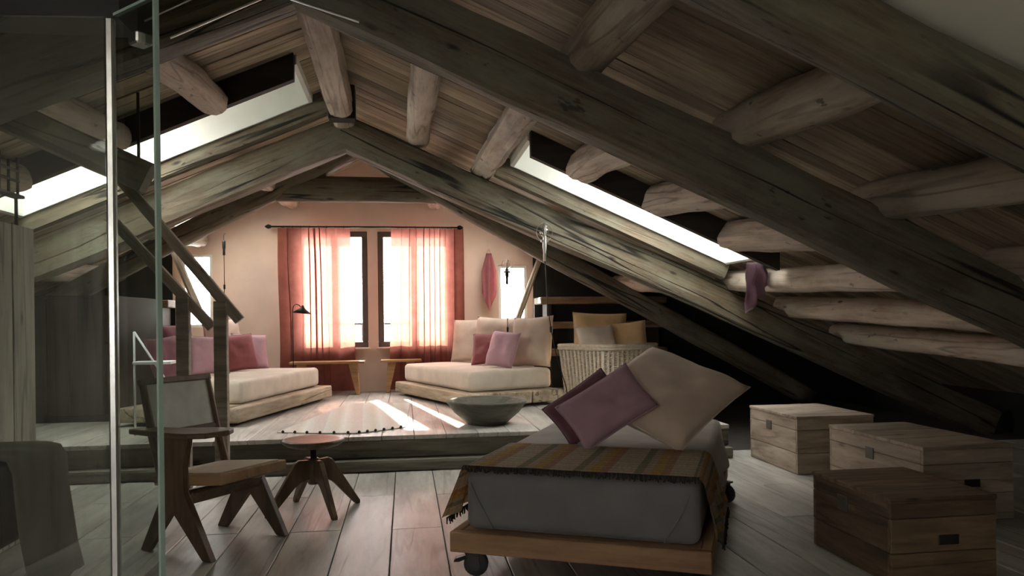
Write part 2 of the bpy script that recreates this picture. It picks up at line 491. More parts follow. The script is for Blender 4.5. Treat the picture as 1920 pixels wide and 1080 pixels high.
def cushion(name, w, h, t, mat, c, yaw, lean, roll, label, group=None, parent_seam=True):
    """face towards -y before the yaw; lean in degrees backwards from upright"""
    CS[0] += 1
    mw = (Matrix.Translation(c) @ Matrix.Rotation(yaw, 4, 'Z') @ Matrix.Rotation(R(90 - lean), 4, 'X') @ Matrix.Rotation(roll, 4, 'Z'))
    root = obj(name, cushion_mesh(w, h, t, CS[0]), mat, None, mw, True)
    # the seam with its thin piping round the rim
    pts = []
    n = 10
    for k in range(4 * n):
        s, q = divmod(k, n); f = -1 + 2 * q / n
        u, v = [(f, -1), (1, f), (-f, 1), (-1, -f)][s]
        pts.append((u * w / 2 * (1 - 0.055 * (1 - v * v)), v * h / 2 * (1 - 0.055 * (1 - u * u)), 0))
    obj('seam', T(pts, 0.004, 5, True), mat, root, None, True)
    return tag(root, label, 'cushion', group)

# ------------------------------------------------------------------ floor
XL, XR = -5.6, 6.2
YBK = -2.6
fl = struct(obj('floor', b2(XL, XR, YBK, YW + 0.3, -0.14, -0.03), 'outer'))
bw = 0.29
k = 0
pm = {}
x = XL
while x < XR - 0.05:
    w = min(bw, XR - x)
    cuts = [YBK, 1.0 + (k * 1.37) % 2.6, 3.9 + (k * 0.83) % 1.7, 6.4]
    for y0, y1 in zip(cuts, cuts[1:]):
        z = random.uniform(-0.003, 0.0)
        obj('plank', b2(x + 0.002, x + w - 0.003, y0 + 0.002, y1 - 0.002, -0.035, 0.0 + z, 0.003), 'floor', fl)
    x += bw; k += 1

# raised floor with its low step
PX0, PX1 = -5.4, 2.75
PY = 6.12
pl = struct(obj('floor_raised', b2(PX0, PX1, PY + 0.03, YW + 0.2, 0.001, PZ - 0.036), 'riser'))
x = PX0; k = 0
while x < PX1 - 0.05:
    w = min(0.26, PX1 - x)
    cut = 7.6 + (k * 0.77) % 1.8
    for y0, y1 in ((PY - 0.02, cut), (cut, YW)):
        obj('plank', b2(x + 0.002, x + w - 0.002, y0, y1 - 0.003, PZ - 0.036, PZ - random.uniform(0, 0.002), 0.003), 'pfloor', pl)
    x += 0.26; k += 1
timber('riser_board', (PX0, PY + 0.015, 0.17), (PX1, PY + 0.015, 0.17), 0.03, 0.145, 'riser', pl, wob=0.003)
timber('step_board', (PX0, PY - 0.03, 0.048), (PX1, PY - 0.03, 0.048), 0.12, 0.092, 'riser', pl, wob=0.004)

# ------------------------------------------------------------------ walls
def poly_wall(name, y0, y1, mat, holes, x0=XL, x1=XR, z0=-0.03, off=BOARD + 0.02):
    """gable wall under the pitched roof with rectangular openings, cut into columns"""
    xs = sorted({x0, x1} | ({RX} if x0 < RX < x1 else set()) | {h[0] for h in holes} | {h[1] for h in holes})
    bm = bmesh.new()
    def col(xa, xb, za0, zb0, za1, zb1):
        vs = []
        for y in (y0, y1):
            vs += [bm.verts.new(p) for p in ((xa, y, za0), (xb, y, zb0), (xb, y, zb1), (xa, y, za1))]
        a = vs
        for f in ((0, 1, 2, 3), (7, 6, 5, 4), (0, 4, 5, 1), (1, 5, 6, 2), (2, 6, 7, 3), (3, 7, 4, 0)):
            bm.faces.new([a[i] for i in f])
    for xa, xb in zip(xs, xs[1:]):
        ta, tb = roofz(xa, off), roofz(xb, off)
        h = [q for q in holes if q[0] <= xa + 1e-6 and q[1] >= xb - 1e-6]
        if ta < z0 or tb < z0:
            ta = max(ta, z0 + 0.01); tb = max(tb, z0 + 0.01)
        if not h:
            col(xa, xb, z0, z0, ta, tb)
        else:
            col(xa, xb, z0, z0, h[0][2], h[0][2]); col(xa, xb, h[0][3], h[0][3], ta, tb)
    return struct(obj(name, bm, mat))
WIN = [(-1.40, -0.49, 0.86, 2.40), (-0.355, 0.60, 0.86, 2.40)]
SWIN = [(-2.84, -2.46, 1.15, 2.10), (1.26, 1.66, 1.10, 1.95)]
poly_wall('wall_far', YW, YW + 0.28, 'plaster', WIN + SWIN, -2.95, 1.74)
poly_wall('wall_far_right', YW + 0.001, YW + 0.28, 'dark', [], 1.741, XR)  # side wing coloured near-black to stand for deep eave shade
poly_wall('wall_far_left', YW + 0.001, YW + 0.28, 'dark', [], XL, -2.951)  # same painted-in eave shade on the left wing
FILL_OPENING = [(-2.4, -1.7, 1.0, 1.7)]  # opening behind the camera, added to let in fill light
poly_wall('wall_back', YBK - 0.25, YBK, 'ceilplaster', FILL_OPENING)
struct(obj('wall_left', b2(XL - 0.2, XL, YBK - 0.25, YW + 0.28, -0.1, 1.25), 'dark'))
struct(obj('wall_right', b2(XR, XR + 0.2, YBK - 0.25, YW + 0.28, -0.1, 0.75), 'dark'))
for n_, (x0, x1, z0, z1) in enumerate(WIN):
    fr = thing('window_%d' % (n_ + 1), 'x', 'x')
    del fr['category']
    fr['label'] = ['dark-framed casement window beside the left daybed', 'dark-framed casement window beside the right daybed'][n_]
    fr['kind'] = 'structure'
    fr.location = ((x0 + x1) / 2, YW + 0.05, z0)
    w, h = x1 - x0, z1 - z0
    t = 0.075
    for nm, c, s in (('frame_rail', (0, 0, t / 2), (w, 0.09, t)), ('frame_rail', (0, 0, h - t / 2), (w, 0.09, t)),
                     ('frame_stile', (-w / 2 + t / 2, 0, h / 2), (t, 0.09, h - 2 * t)), ('frame_stile', (w / 2 - t / 2, 0, h / 2), (t, 0.09, h - 2 * t)),
                     ('mullion', (0.02 if n_ == 0 else -0.02, 0, h / 2), (0.085, 0.08, h - 2 * t))):
        obj(nm, B(c, s, 0.006), 'frame', fr)
    for sx in (-1, 1):
        obj('pane', B((sx * w / 4, 0.02, h / 2), (w / 2 - t, 0.008, h - 2 * t)), 'pane', fr)
    obj('sill', B((0, -0.02, -0.012), (w + 0.06, 0.2, 0.024), 0.004), 'plaster', fr)
    hd = obj('handle', B((0.02, -0.05, h * 0.36), (0.018, 0.02, 0.10), 0.004), 'iron', fr)
    # balcony railing outside the window
    rr = thing('balcony_railing', ['thin iron balcony railing outside the window with the bench and reading lamp', 'thin iron balcony railing outside the window beside the daybed with five cushions'][n_], 'railing', ((x0 + x1) / 2, YW + 0.62, 0.55))
    for zz in (0.04, 0.62):
        obj('rail', B((0, 0, zz), (w + 0.06, 0.03, 0.03), 0.004), 'iron', rr)
    for q in range(9):
        obj('baluster', T([(-w / 2 + w * q / 8, 0, 0.04), (-w / 2 + w * q / 8, 0, 0.62)], 0.007, 6), 'iron', rr)
    tag(obj('balcony_slab', b2(x0 - 0.06, x1 + 0.06, YW + 0.285, YW + 0.75, 0.42, 0.55), 'reveal'),
        ['stone balcony slab under the railing beyond the reading lamp', 'stone balcony slab under the railing behind the five-cushion daybed'][n_], 'balcony')
    portal('portal_window', ((x0 + x1) / 2, YW + 0.29, (z0 + z1) / 2), (0, -1, 0), w, h)
for n_, (x0, x1, z0, z1) in enumerate(SWIN):
    w, h = x1 - x0, z1 - z0
    fr = thing('window_%d' % (11 + n_), ['narrow pale window beside the left timber brace', 'narrow pale window between the pink towel and the right timber brace'][n_], 'x', ((x0 + x1) / 2, YW + 0.04, z0))
    del fr['category']; fr['kind'] = 'structure'
    for nm, c, s_ in (('frame_rail', (0, 0, 0.02), (w, 0.05, 0.04)), ('frame_rail', (0, 0, h - 0.02), (w, 0.05, 0.04)),
                     ('frame_stile', (-w / 2 + 0.02, 0, h / 2), (0.04, 0.05, h - 0.08)), ('frame_stile', (w / 2 - 0.02, 0, h / 2), (0.04, 0.05, h - 0.08))):
        obj(nm, B(c, s_, 0.004), 'reveal', fr)
    obj('pane', B((0, 0.01, h / 2), (w - 0.08, 0.008, h - 0.08)), 'pane', fr)
    portal('portal_window', ((x0 + x1) / 2, YW + 0.29, (z0 + z1) / 2), (0, -1, 0), w, h)
for x0, x1, z0, z1 in FILL_OPENING:
    portal('portal_back', ((x0 + x1) / 2, YBK - 0.26, (z0 + z1) / 2), (0, 1, 0), x1 - x0, z1 - z0)

# ------------------------------------------------------------------ roof: boards, skylights, light-blocking layer
ang = math.atan(P)
SKR = (0.98, 3.02, 5.80, 6.72)     # skylight: x0, x1 along the slope, y0, y1
SKL = (-0.80, -3.15, 5.80, 6.72)
def slope_mw(xa, xb, y, side):
    """frame with x running down the slope on the given side (+1 right, -1 left)"""
    p0 = Vector((xa, y, roofz(xa, BOARD))); p1 = Vector((xb, y, roofz(xb, BOARD)))
    x_ = (p1 - p0).normalized(); z_ = Vector((side * math.sin(ang), 0, math.cos(ang))); y_ = z_.cross(x_)
    m = Matrix((x_, y_, z_)).transposed().to_4x4(); m.translation = p0
    return m, (p1 - p0).length
def slab(bm, xa, xb, y0, y1, o0, o1):
    vs = []
    for y in (y0, y1):
        for xx, oo in ((xa, o0), (xb, o0), (xb, o1), (xa, o1)):
            vs.append(bm.verts.new((xx, y, roofz(xx, oo))))
    for f in ((0, 1, 2, 3), (7, 6, 5, 4), (0, 4, 5, 1), (1, 5, 6, 2), (2, 6, 7, 3), (3, 7, 4, 0)):
        bm.faces.new([vs[i] for i in f])
SKY = {1: [(*SKR, 0.44, 0.90, 'long roof window in the right slope with the towel hanging from it', True), (0.75, 1.7, 8.95, 9.6, 0.0, 1.0, 'roof window added in the right slope to light the pink wall', False)],  # the short second one is added, to brighten the far wall
       -1: [(*SKL, 0.62, 1.0, 'long pale roof window in the left slope above the handrails', True), (-1.75, -2.8, 8.95, 9.6, 0.0, 1.0, 'roof window added in the left slope to light the pink wall', False), (-1.2, -2.2, -0.7, 0.3, 0.0, 1.0, 'unseen roof window added in the plastered left slope for fill light', False)]}  # last two are added: far wall light and fill from behind the camera
ceil = {}
wn = 3
for side, nm, xe in ((1, 'ceiling_right', XR + 0.15), (-1, 'ceiling_left', XL - 0.15)):
    bm = bmesh.new()
    o0, o1 = BOARD + 0.032, BOARD + 0.09
    sks = sorted(SKY[side], key=lambda q: q[2])
    yy = YBK - 0.25
    for sk in sks:
        slab(bm, RX, xe, yy, sk[2] - 0.02, o0, o1)
        slab(bm, RX, sk[0] - side * 0.02, sk[2] - 0.02, sk[3] + 0.02, o0, o1)
        slab(bm, sk[1] + side * 0.02, xe, sk[2] - 0.02, sk[3] + 0.02, o0, o1)
        yy = sk[3] + 0.02
    slab(bm, RX, xe, yy, YW + 0.3, o0, o1)
    ceil[side] = struct(obj(nm, bm, 'outer'))  # opaque layer over the boards, added to stop light leaking in
    y = YC + 0.14
    while y < YW - 0.001:
        bwid = random.choice((0.12, 0.13, 0.15, 0.16)) if y > YA - 0.2 else random.choice((0.28, 0.32, 0.36))
        for sk in sks:
            for ye in (sk[2], sk[3]):
                if y + 0.03 < ye and abs(y + bwid - ye) < 0.12: bwid = ye - y
        if y + bwid > YW - 0.06: bwid = YW - y
        yc = y + bwid / 2
        runs = [(RX + side * 0.01, xe)]
        for sk in sks:
            if sk[2] - 0.001 < yc < sk[3]:
                runs = [(RX + side * 0.01, sk[0]), (sk[1], xe)]
        for xa, xb in runs:
            mw, L = slope_mw(xa, xb, yc, side)
            dz = random.uniform(-0.004, 0.004)
            obj('roof_board', b2(0, L, -bwid / 2 + 0.003, bwid / 2 - 0.003, dz, 0.028 + dz * 0.5, 0.003), 'board', ceil[side], mw)
        y += bwid
    # plastered ceiling in the near bay
    bm = bmesh.new(); near = [q for q in sks if q[3] < YC]
    q = near[0] if near else (RX, RX, 0.0, 0.0)
    slab(bm, RX, xe, YBK, q[2], 0.235, 0.27); slab(bm, RX, xe, q[3], YC + 0.10, 0.235, 0.27)
    if near: slab(bm, RX, q[0], q[2], q[3], 0.235, 0.27); slab(bm, q[1], xe, q[2], q[3], 0.235, 0.27)
    obj('plaster_panel', bm, 'ceilplaster', ceil[side])
    bm = bmesh.new(); slab(bm, RX, xe, YC + 0.11, YC + 0.14, 0.16, BOARD); obj('fascia_board', bm, 'board', ceil[side])
    # skylight shafts and glazing
    for sk in SKY[side]:
        sw = thing('window_%d' % wn, sk[6], 'x', (sk[0], sk[2], roofz(sk[0], BOARD))); wn += 1
        del sw['category']; sw['kind'] = 'structure'
        inv = Matrix.Translation(-sw.location)
        def part(nm_, bm_, mat_):
            return obj(nm_, bm_, mat_, sw, inv)
        lo, hi = (BOARD - 0.07 if sk[2] > YC else 0.23), BOARD + 0.56
        fx = lambda f: sk[0] + (sk[1] - sk[0]) * f
        for y0, y1 in ((sk[2] - 0.03, sk[2]), (sk[3], sk[3] + 0.03)):
            bm = bmesh.new(); slab(bm, sk[0], sk[1], y0, y1, lo, hi); part('shaft_lining', bm, 'reveal')
        for xa in (sk[0], sk[1]):
            bm = bmesh.new(); slab(bm, xa - 0.015, xa + 0.015, sk[2] - 0.03, sk[3] + 0.03, lo, hi); part('shaft_end', bm, 'reveal')
        g0, g1 = fx(sk[4]), fx(sk[5])
        if sk[4] > 0:
            bm = bmesh.new(); slab(bm, sk[0], g0, sk[2] - 0.03, sk[3] + 0.03, hi, hi + 0.03); part('shaft_soffit', bm, 'reveal')
        if sk[5] < 1:
            bm = bmesh.new(); slab(bm, g1, sk[1], sk[2] - 0.03, sk[3] + 0.03, hi, hi + 0.03); part('shaft_soffit', bm, 'reveal')
        bm = bmesh.new(); slab(bm, g0, g1, sk[2], sk[3], hi - 0.03, hi - 0.02); part('pane', bm, 'pane')
        for f in (0.02, 0.62, 0.98):
            xa = g0 + (g1 - g0) * f
            bm = bmesh.new(); slab(bm, xa - 0.025, xa + 0.025, sk[2], sk[3], hi - 0.07, hi - 0.01); part('glazing_bar', bm, 'white')
        if sk[7]:
            bm = bmesh.new(); slab(bm, sk[0], sk[1], sk[2] - 0.10, sk[2] - 0.03, BOARD - 0.20, BOARD - 0.002); part('trimmer_rafter', bm, 'trim_dark')
        xc = (g0 + g1) / 2
        portal('portal_skylight', (xc + side * math.tan(ang) * 0.06, (sk[2] + sk[3]) / 2, roofz(xc, hi + 0.05)), (-side * math.sin(ang), 0, -math.cos(ang)), sk[3] - sk[2] + 0.1, abs(g1 - g0) / math.cos(ang) + 0.1)

# ------------------------------------------------------------------ trusses
def truss(label, y, w, xr, xl, collar=None, slope=P, base=RB, depth=TD, e=7.0, wob=0.016, bow=0.0):
    t = thing('roof_truss', label, 'roof truss', (RX, y, 0))
    for side, xe in ((1, xr), (-1, xl)):
        ze = base + depth / 2 - slope * abs(xe - RX)
        d = Vector((xe - RX, 0, ze - (base + depth / 2))).normalized()
        p0 = Vector((RX, y, base + depth / 2)) - d * (0.06 if side == 1 else 0.02)
        timber('rafter', p0, (xe, y, ze), w, depth * math.cos(math.atan(slope)), 'truss', t, e=e, wob=wob, seg=34, bow=bow)
    if collar:
        x0, x1, zc, hh = collar
        timber('collar_beam', (x0, y, zc), (x1, y, zc), w * 0.8, hh, 'truss', t, e=e, wob=wob, seg=16)
    return t
trA = truss('heavy grey roof truss whose right rafter has a long split', YA, 0.26, XR - 0.4, XL + 0.5)
truss('grey roof truss directly in front of the daybeds carrying a wire lamp', YB, 0.24, XR - 0.2, XL + 0.2)
truss('grey roof truss below the cream plastered ceiling', YC, 0.20, XR - 0.3, XL + 0.4, depth=0.215)
truss('round log truss with a low collar beam before the pink wall', YD, 0.24, 4.75, -5.1, (-1.62, 0.42, 2.65, 0.28), 0.545, 2.98, 0.25, e=3.0, bow=0.0)
for p0, p1 in (((-1.16, 3.60, 2.58), (-0.75, 3.60, 2.80)), ((-1.05, 3.60, 2.51), (-0.62, 3.60, 2.72)), ((-0.60, 3.60, 2.74), (-0.20, 3.60, 2.62))):
    obj('steel_tie', T([Vector(p0) - Vector(trA.location), Vector(p1) - Vector(trA.location)], 0.006, 6), 'steel', trA)

# second timber lying along the far edge of each roof window
for side, sk, lab in ((1, SKR, 'grey timber lining the lower side of the right roof window'), (-1, SKL, 'grey timber lining the lower side of the left roof window')):
    xa, xb = sk[0] - side * 0.12, sk[1] + side * 0.03
    tag(timber('trimmer_beam', (xa, sk[3] + 0.09, roofz(xa, BOARD - 0.11)), (xb, sk[3] + 0.09, roofz(xb, BOARD - 0.11)), 0.12, 0.20, 'truss', None, wob=0.008), lab, 'beam')

# ------------------------------------------------------------------ purlins and ridge
rd = 0.205
def purlin(x, y0, y1, label, d=rd, group=None, e=2.6, mat='purlin', taper=None, dz0=0.0):
    z = roofz(x, TD + d / 2 + 0.004)
    up = (0, 0, 1) if e < 3 else (math.sin(ang) * (1 if x > RX else -1), 0, math.cos(ang))
    return tag(timber('purlin', (x, y0, z + dz0), (x, y1, z), d, d, mat, None, e=e, wob=0.016, seg=18, up=up, roundend=0.05, taper=taper, lump=2.4), label, 'purlin', group)
tag(timber('ridge_beam', (RX, YC + 0.1, 3.06), (RX, YB - 0.02, 3.09), 0.20, 0.26, 'purlin', None, e=4.5, wob=0.016, seg=26, lump=2.4), 'pale hewn ridge beam ending in a black iron band', 'ridge beam')
rb_ = bpy.data.objects['ridge_beam']
obj('iron_band', b2(4.34, 4.50, -0.113, 0.113, -0.145, 0.145, 0.004), 'dark', rb_)
G1 = 'pale log purlins of the right slope over the bed'
labs = ['first pale purlin below the ridge beam on the right slope', 'second pale purlin below the ridge, just above the right roof window',
        'short squared purlin, uppermost of three ending at the right roof window', 'short squared purlin, middle of three ending at the right roof window',
        'short squared purlin, lowest of three ending at the right roof window', 'pale purlin just below the hanging towel',
        'dim purlin next below the one under the towel', 'lowest purlin near the right eave above the trunks']
for i in range(8):
    x = 0.14 + 0.61 * i
    cut = 2 <= i <= 4
    purlin(x, YA + 0.13, 5.70 if cut else YB + 0.16, labs[i], group=G1, e=5.0 if 1 <= i <= 4 else 2.6, dz0=-0.15)
for i, lab in enumerate(['thick round log nearest the ridge in the dark boarded bay', 'thick round log with worm holes, middle of the dark boarded bay', 'dark round log lowest in the dark boarded bay', 'round log at the eave end of the dark boarded bay']):
    purlin(0.95 + 0.82 * i, YC + 0.15, YA + 0.17, lab, d=0.225, group='round logs of the dark boarded bay', dz0=-0.10)
for i, lab in enumerate(['pale round purlin ending at the left roof window', 'cracked purlin seen through the glass partition near the roof window', 'lower left purlin behind the glass partition', 'left purlin above the whitewashed plank wall', 'left eave purlin beyond the whitewashed plank wall']):
    x = -1.36 - 0.66 * i
    purlin(x, YA + 0.13, 5.70 if i < 3 else YB + 0.15, lab, group='purlins of the left slope', dz0=-0.15)
for i, (x, lab) in enumerate([(-1.45, 'short log end meeting the pink wall left of the curtains'), (0.40, 'short log end meeting the pink wall right above the curtains'),
                              (-2.6, 'log over the left daybed cushions'), (1.6, 'log above the pink towel'), (2.9, 'low log behind the wicker basket'), (-3.6, 'low log over the dark cupboard')]):
    purlin(x, YB + 0.14, YW - 0.01, lab, d=0.2, mat='purlin', dz0=-0.16)

# ------------------------------------------------------------------ bed on casters
BR = R(-26)
bed = thing('platform_bed', 'low pine platform bed on casters with grey mattress', 'bed', (0.19, 3.45, 0), BR)
BW, BL = 1.17, 2.02
obj('front_board', b2(0, BW, 0, 0.045, 0.135, 0.228, 0.004), 'pine_x', bed)
obj('back_board', b2(0, BW, BL - 0.045, BL, 0.135, 0.228, 0.004), 'pine_x', bed)
for x0 in (0.0, BW - 0.045):
    obj('side_board', b2(x0, x0 + 0.045, 0.0455, BL - 0.0455, 0.135, 0.228, 0.004), 'pine_y', bed)
for k in range(6):
    y0 = 0.05 + k * (BL - 0.1) / 6
    obj('deck_board', b2(0.046, BW - 0.046, y0, y0 + (BL - 0.1) / 6 - 0.008, 0.195, 0.226, 0.003), 'pine_x', bed)
def caster_parts(parent, x, y, rz, brake):
    mw = Matrix.Translation((x, y, 0)) @ Matrix.Rotation(rz, 4, 'Z')
    c = obj('caster', b2(-0.045, 0.045, -0.04, 0.04, 0.124, 0.1345, 0.002), 'rubber', parent, mw)
    w = bmesh.new(); lathe(w, [(0.012, -0.016), (0.05, -0.018), (0.058, -0.01), (0.058, 0.01), (0.05, 0.018), (0.012, 0.016)], 24)
    bmesh.ops.rotate(w, verts=w.verts, matrix=Matrix.Rotation(math.pi / 2, 3, 'X')); bmesh.ops.translate(w, verts=w.verts, vec=(0.02, 0, 0.058))
    obj('wheel', w, 'rubber', c, None, True)
    for s in (-1, 1):
        obj('fork', prism([(-0.035, 0.122), (0.03, 0.122), (0.042, 0.045), (0.022, 0.03), (0.002, 0.045)], s * 0.022, s * 0.027), 'rubber', c)
    if brake:
        obj('brake_lever', prism([(-0.03, 0.1), (-0.075, 0.085), (-0.085, 0.07), (-0.06, 0.07), (-0.02, 0.085)], -0.02, 0.02), 'iron', c)
for x, y, rz in ((0.07, 0.10, 0.3), (BW - 0.09, 0.1, 2.4), (0.09, BL - 0.1, 0.9), (BW - 0.02, BL - 0.16, -0.5)):
    caster_parts(bed, x, y, rz, True)
def mattress(name, x0, x1, y0, y1, z0, z1, mat, parent, mw=None, bev=0.045):
    bm = b2(x0, x1, y0, y1, z0, z1, bev, 4)
    bmesh.ops.subdivide_edges(bm, edges=[e for e in bm.edges if e.calc_length() > 0.3], cuts=10, use_grid_fill=True)
    for v in bm.verts:
        n_ = noise.noise(Vector((v.co.x * 2.5, v.co.y * 2.5, v.co.z * 2.5 + x0 * 9)))
        v.co.z += n_ * 0.008 * (1 if v.co.z > (z0 + z1) / 2 else 0)
        v.co.x += noise.noise(v.co * 3 + Vector((5, 5, 5))) * 0.005; v.co.y += noise.noise(v.co * 3) * 0.005
    return obj(name, bm, mat, parent, mw, True)
MX0, MX1, MY0, MY1, MZ0, MZ1 = 0.06, BW - 0.05, 0.05, BL - 0.04, 0.230, 0.505
mt = mattress('mattress', MX0, MX1, MY0, MY1, MZ0, MZ1, 'greysheet', bed)
for s, xx in ((1, MX0 + 0.03), (-1, MX1 - 0.04)):     # tucked corner folds of the sheet
    obj('sheet_fold', T([(xx, MY0 - 0.004, 0.45), (xx + s * 0.03, MY0 - 0.007, 0.38), (xx + s * 0.075, MY0 - 0.006, 0.30), (xx + s * 0.11, MY0 - 0.003, 0.24)], [0.003, 0.005, 0.005, 0.002], 6), 'greysheet', mt, None, True)
# pale top sheet and the plaid blanket: one cloth each, lying over the mattress and hanging down both sides
def drape(name, y0, y1, dropl, dropr, off, mat, parent, ny=26, seed=0, uvs=True, lead=0.0, flare=0.03):
    path = []
    zt = MZ1 + off; r = 0.05
    xl, xr = MX0 - off, MX1 + off
    def seg(n, f):
        for i in range(n): path.append(f(i / n))
    seg(8, lambda t: (xl - flare * (1 - t), zt - dropl + t * (dropl - r), 1 - t))
    seg(6, lambda t: (xl + r - r * math.cos(t * math.pi / 2), zt - r + r * math.sin(t * math.pi / 2), 0))
    seg(22, lambda t: (xl + r + t * (xr - xl - 2 * r), zt, 0))
    seg(6, lambda t: (xr - r + r * math.sin(t * math.pi / 2), zt - r + r * math.cos(t * math.pi / 2), 0))
    seg(9, lambda t: (xr + flare * t, zt - r - t * (dropr - r), t))
    bm = bmesh.new(); uv = bm.loops.layers.uv.new('UVMap')
    rows = []
    n = len(path)
    for j in range(ny + 1):
        q = j / ny
        row = []
        for i, (px, pz, hang) in enumerate(path):
            yy = y0 + (y1 - y0) * q
            wv = noise.noise(Vector((i * 0.22 + seed, q * 3.0, seed)))
            dx = (math.sin(q * 17 + seed + i * 0.05) * 0.018 + wv * 0.012) * hang * (1 if px > 0.5 else -1)
            dz = abs(wv) * 0.006 * (1 - hang)
            yy += wv * 0.02 * (1 if j in (0, ny) else 0.4) - lead * hang * (1 - q)
            sgn = 1 if px > (xl + xr) / 2 else -1
            row.append(bm.verts.new((px + dx + sgn * 0.012 * hang, yy, pz + dz)))
        rows.append(row)
    for j in range(ny):
        for i in range(n - 1):
            f = bm.faces.new((rows[j][i], rows[j][i + 1], rows[j + 1][i + 1], rows[j + 1][i]))
            for lp, (a, b_) in zip(f.loops, ((i, j), (i + 1, j), (i + 1, j + 1), (i, j + 1))):
                lp[uv].uv = (a / n * 1.7, b_ / ny * abs(y1 - y0))
    bmesh.ops.solidify(bm, geom=list(bm.faces), thickness=0.006)
    return obj(name, bm, mat, parent, None, True)
ts = thing('top_sheet', 'pale linen sheet over the back of the caster bed', 'sheet', (0.19, 3.45, 0), BR)
drape('cloth', 0.52, MY1 + 0.01, 0.16, 0.30, 0.012, 'palesheet', ts, seed=3)
bl = thing('plaid_blanket', 'orange and cream plaid wool blanket with dark fringe on the caster bed', 'blanket', (0.19, 3.45, 0), BR)
drape('cloth', MY0 - 0.012, 0.70, 0.245, 0.27, 0.024, 'plaid', bl, seed=1, lead=0.035, flare=0.05)
bm = bmesh.new()
rng = random.Random(3)
for k in range(170):                                   # short dark fringe along the front edge
    x = MX0 + (MX1 - MX0) * k / 169
    z = MZ1 + 0.024; yb = MY0 - 0.012
    tube(bm, [(x, yb, z), (x + rng.uniform(-.006, .006), yb - 0.012, z - 0.006), (x + rng.uniform(-.01, .01), yb - 0.017, z - rng.uniform(0.014, 0.028))], 0.0032, 4)
for sx, z0 in ((MX0 - 0.085, 0.275), (MX1 + 0.095, 0.255)):
    for k in range(60):
        y = 0.03 + 0.62 * k / 59
        tube(bm, [(sx, y, z0 + 0.01), (sx + rng.uniform(-.008, .008), y, z0 - rng.uniform(0.012, 0.03))], 0.0032, 4)
f = obj('fringe', bm, 'tassel', bl); f['kind'] = 'stuff'

def bedpt(x, y, z):
    return Matrix.Rotation(BR, 3, 'Z') @ Vector((x, y, 0)) + Vector((0.19, 3.45, z))
cushion('cushion', 0.68, 0.66, 0.20, 'beige', (1.43, 4.02, 0.775), R(-20), 57, R(-36), 'large beige square cushion propped on the caster bed')
cushion('cushion', 0.46, 0.30, 0.13, 'lavender', (1.055, 3.86, 0.735), R(-16), 30, R(35), 'lavender oblong cushion leaning on the large beige cushion', 'small cushions on the caster bed')
cushion('cushion', 0.42, 0.28, 0.12, 'mauve', (1.0, 4.08, 0.71), R(-16), 30, R(38), 'dark mauve cushion tucked behind the lavender one on the caster bed', 'small cushions on the caster bed')

# ------------------------------------------------------------------ trunks
def trunk(x0, x1, y0, y1, h, label, mx, my, plates):
    t = thing('storage_trunk', label, 'trunk', ((x0 + x1) / 2, (y0 + y1) / 2, 0), 0, 'plank trunks beside the bed')
    w, l = x1 - x0, y1 - y0
    obj('body', b2(-w / 2 + 0.02, w / 2 - 0.02, -l / 2 + 0.02, l / 2 - 0.02, 0.004, h - 0.026), 'dark', t)
    lz = h * 0.76
    zs = [0.0, h * 0.36, lz, h - 0.022]
    for za, zb in zip(zs, zs[1:]):
        for s in (-1, 1):
            d = random.uniform(0, 0.003)
            obj('plank', b2(-w / 2, w / 2, s * (l / 2 - 0.011) - 0.011, s * (l / 2 - 0.011) + 0.011 - d, za + 0.002, zb - 0.001, 0.003), mx, t)
            obj('plank', b2(s * (w / 2 - 0.011) - 0.011, s * (w / 2 - 0.011) + 0.011, -l / 2 + 0.0225, l / 2 - 0.0225, za + 0.002, zb - 0.001, 0.003), my, t)
    for k in range(3):
        ya = -l / 2 - 0.004 + k * (l + 0.008) / 3
        obj('lid_board', b2(-w / 2 - 0.004, w / 2 + 0.004, ya + 0.001, ya + (l + 0.008) / 3 - 0.001, h - 0.0225, h, 0.003), mx, t)
    for nm, c, s in plates:
        obj(nm, B(c, s, 0.003), 'dark' if nm == 'handle_recess' else 'frame', t)
    return t
def plates(w, l, h, lock=0.0):
    return [('lock_plate', (-w / 2 - 0.002, lock, h * 0.73), (0.008, 0.085, 0.075)), ('handle_recess', (0.02, -l / 2 - 0.002, h * 0.5), (0.10, 0.008, 0.045))]
trunk(2.12, 2.64, 3.04, 3.68, 0.385, 'brown plank trunk with a dark handle slot, standing closest to the bed foot', 'trunk_x', 'trunk_y', plates(0.52, 0.64, 0.385, 0.05))
trunk(2.94, 3.52, 3.92, 4.88, 0.44, 'pale plank trunk between the brown trunk and the farthest trunk', 'ptrunk_x', 'ptrunk_y', plates(0.58, 0.96, 0.44, 0.02))
trunk(2.93, 3.56, 5.30, 6.08, 0.44, 'pale plank trunk standing beside the rear caster of the bed', 'ptrunk_x', 'ptrunk_y', plates(0.63, 0.78, 0.44, 0.05))

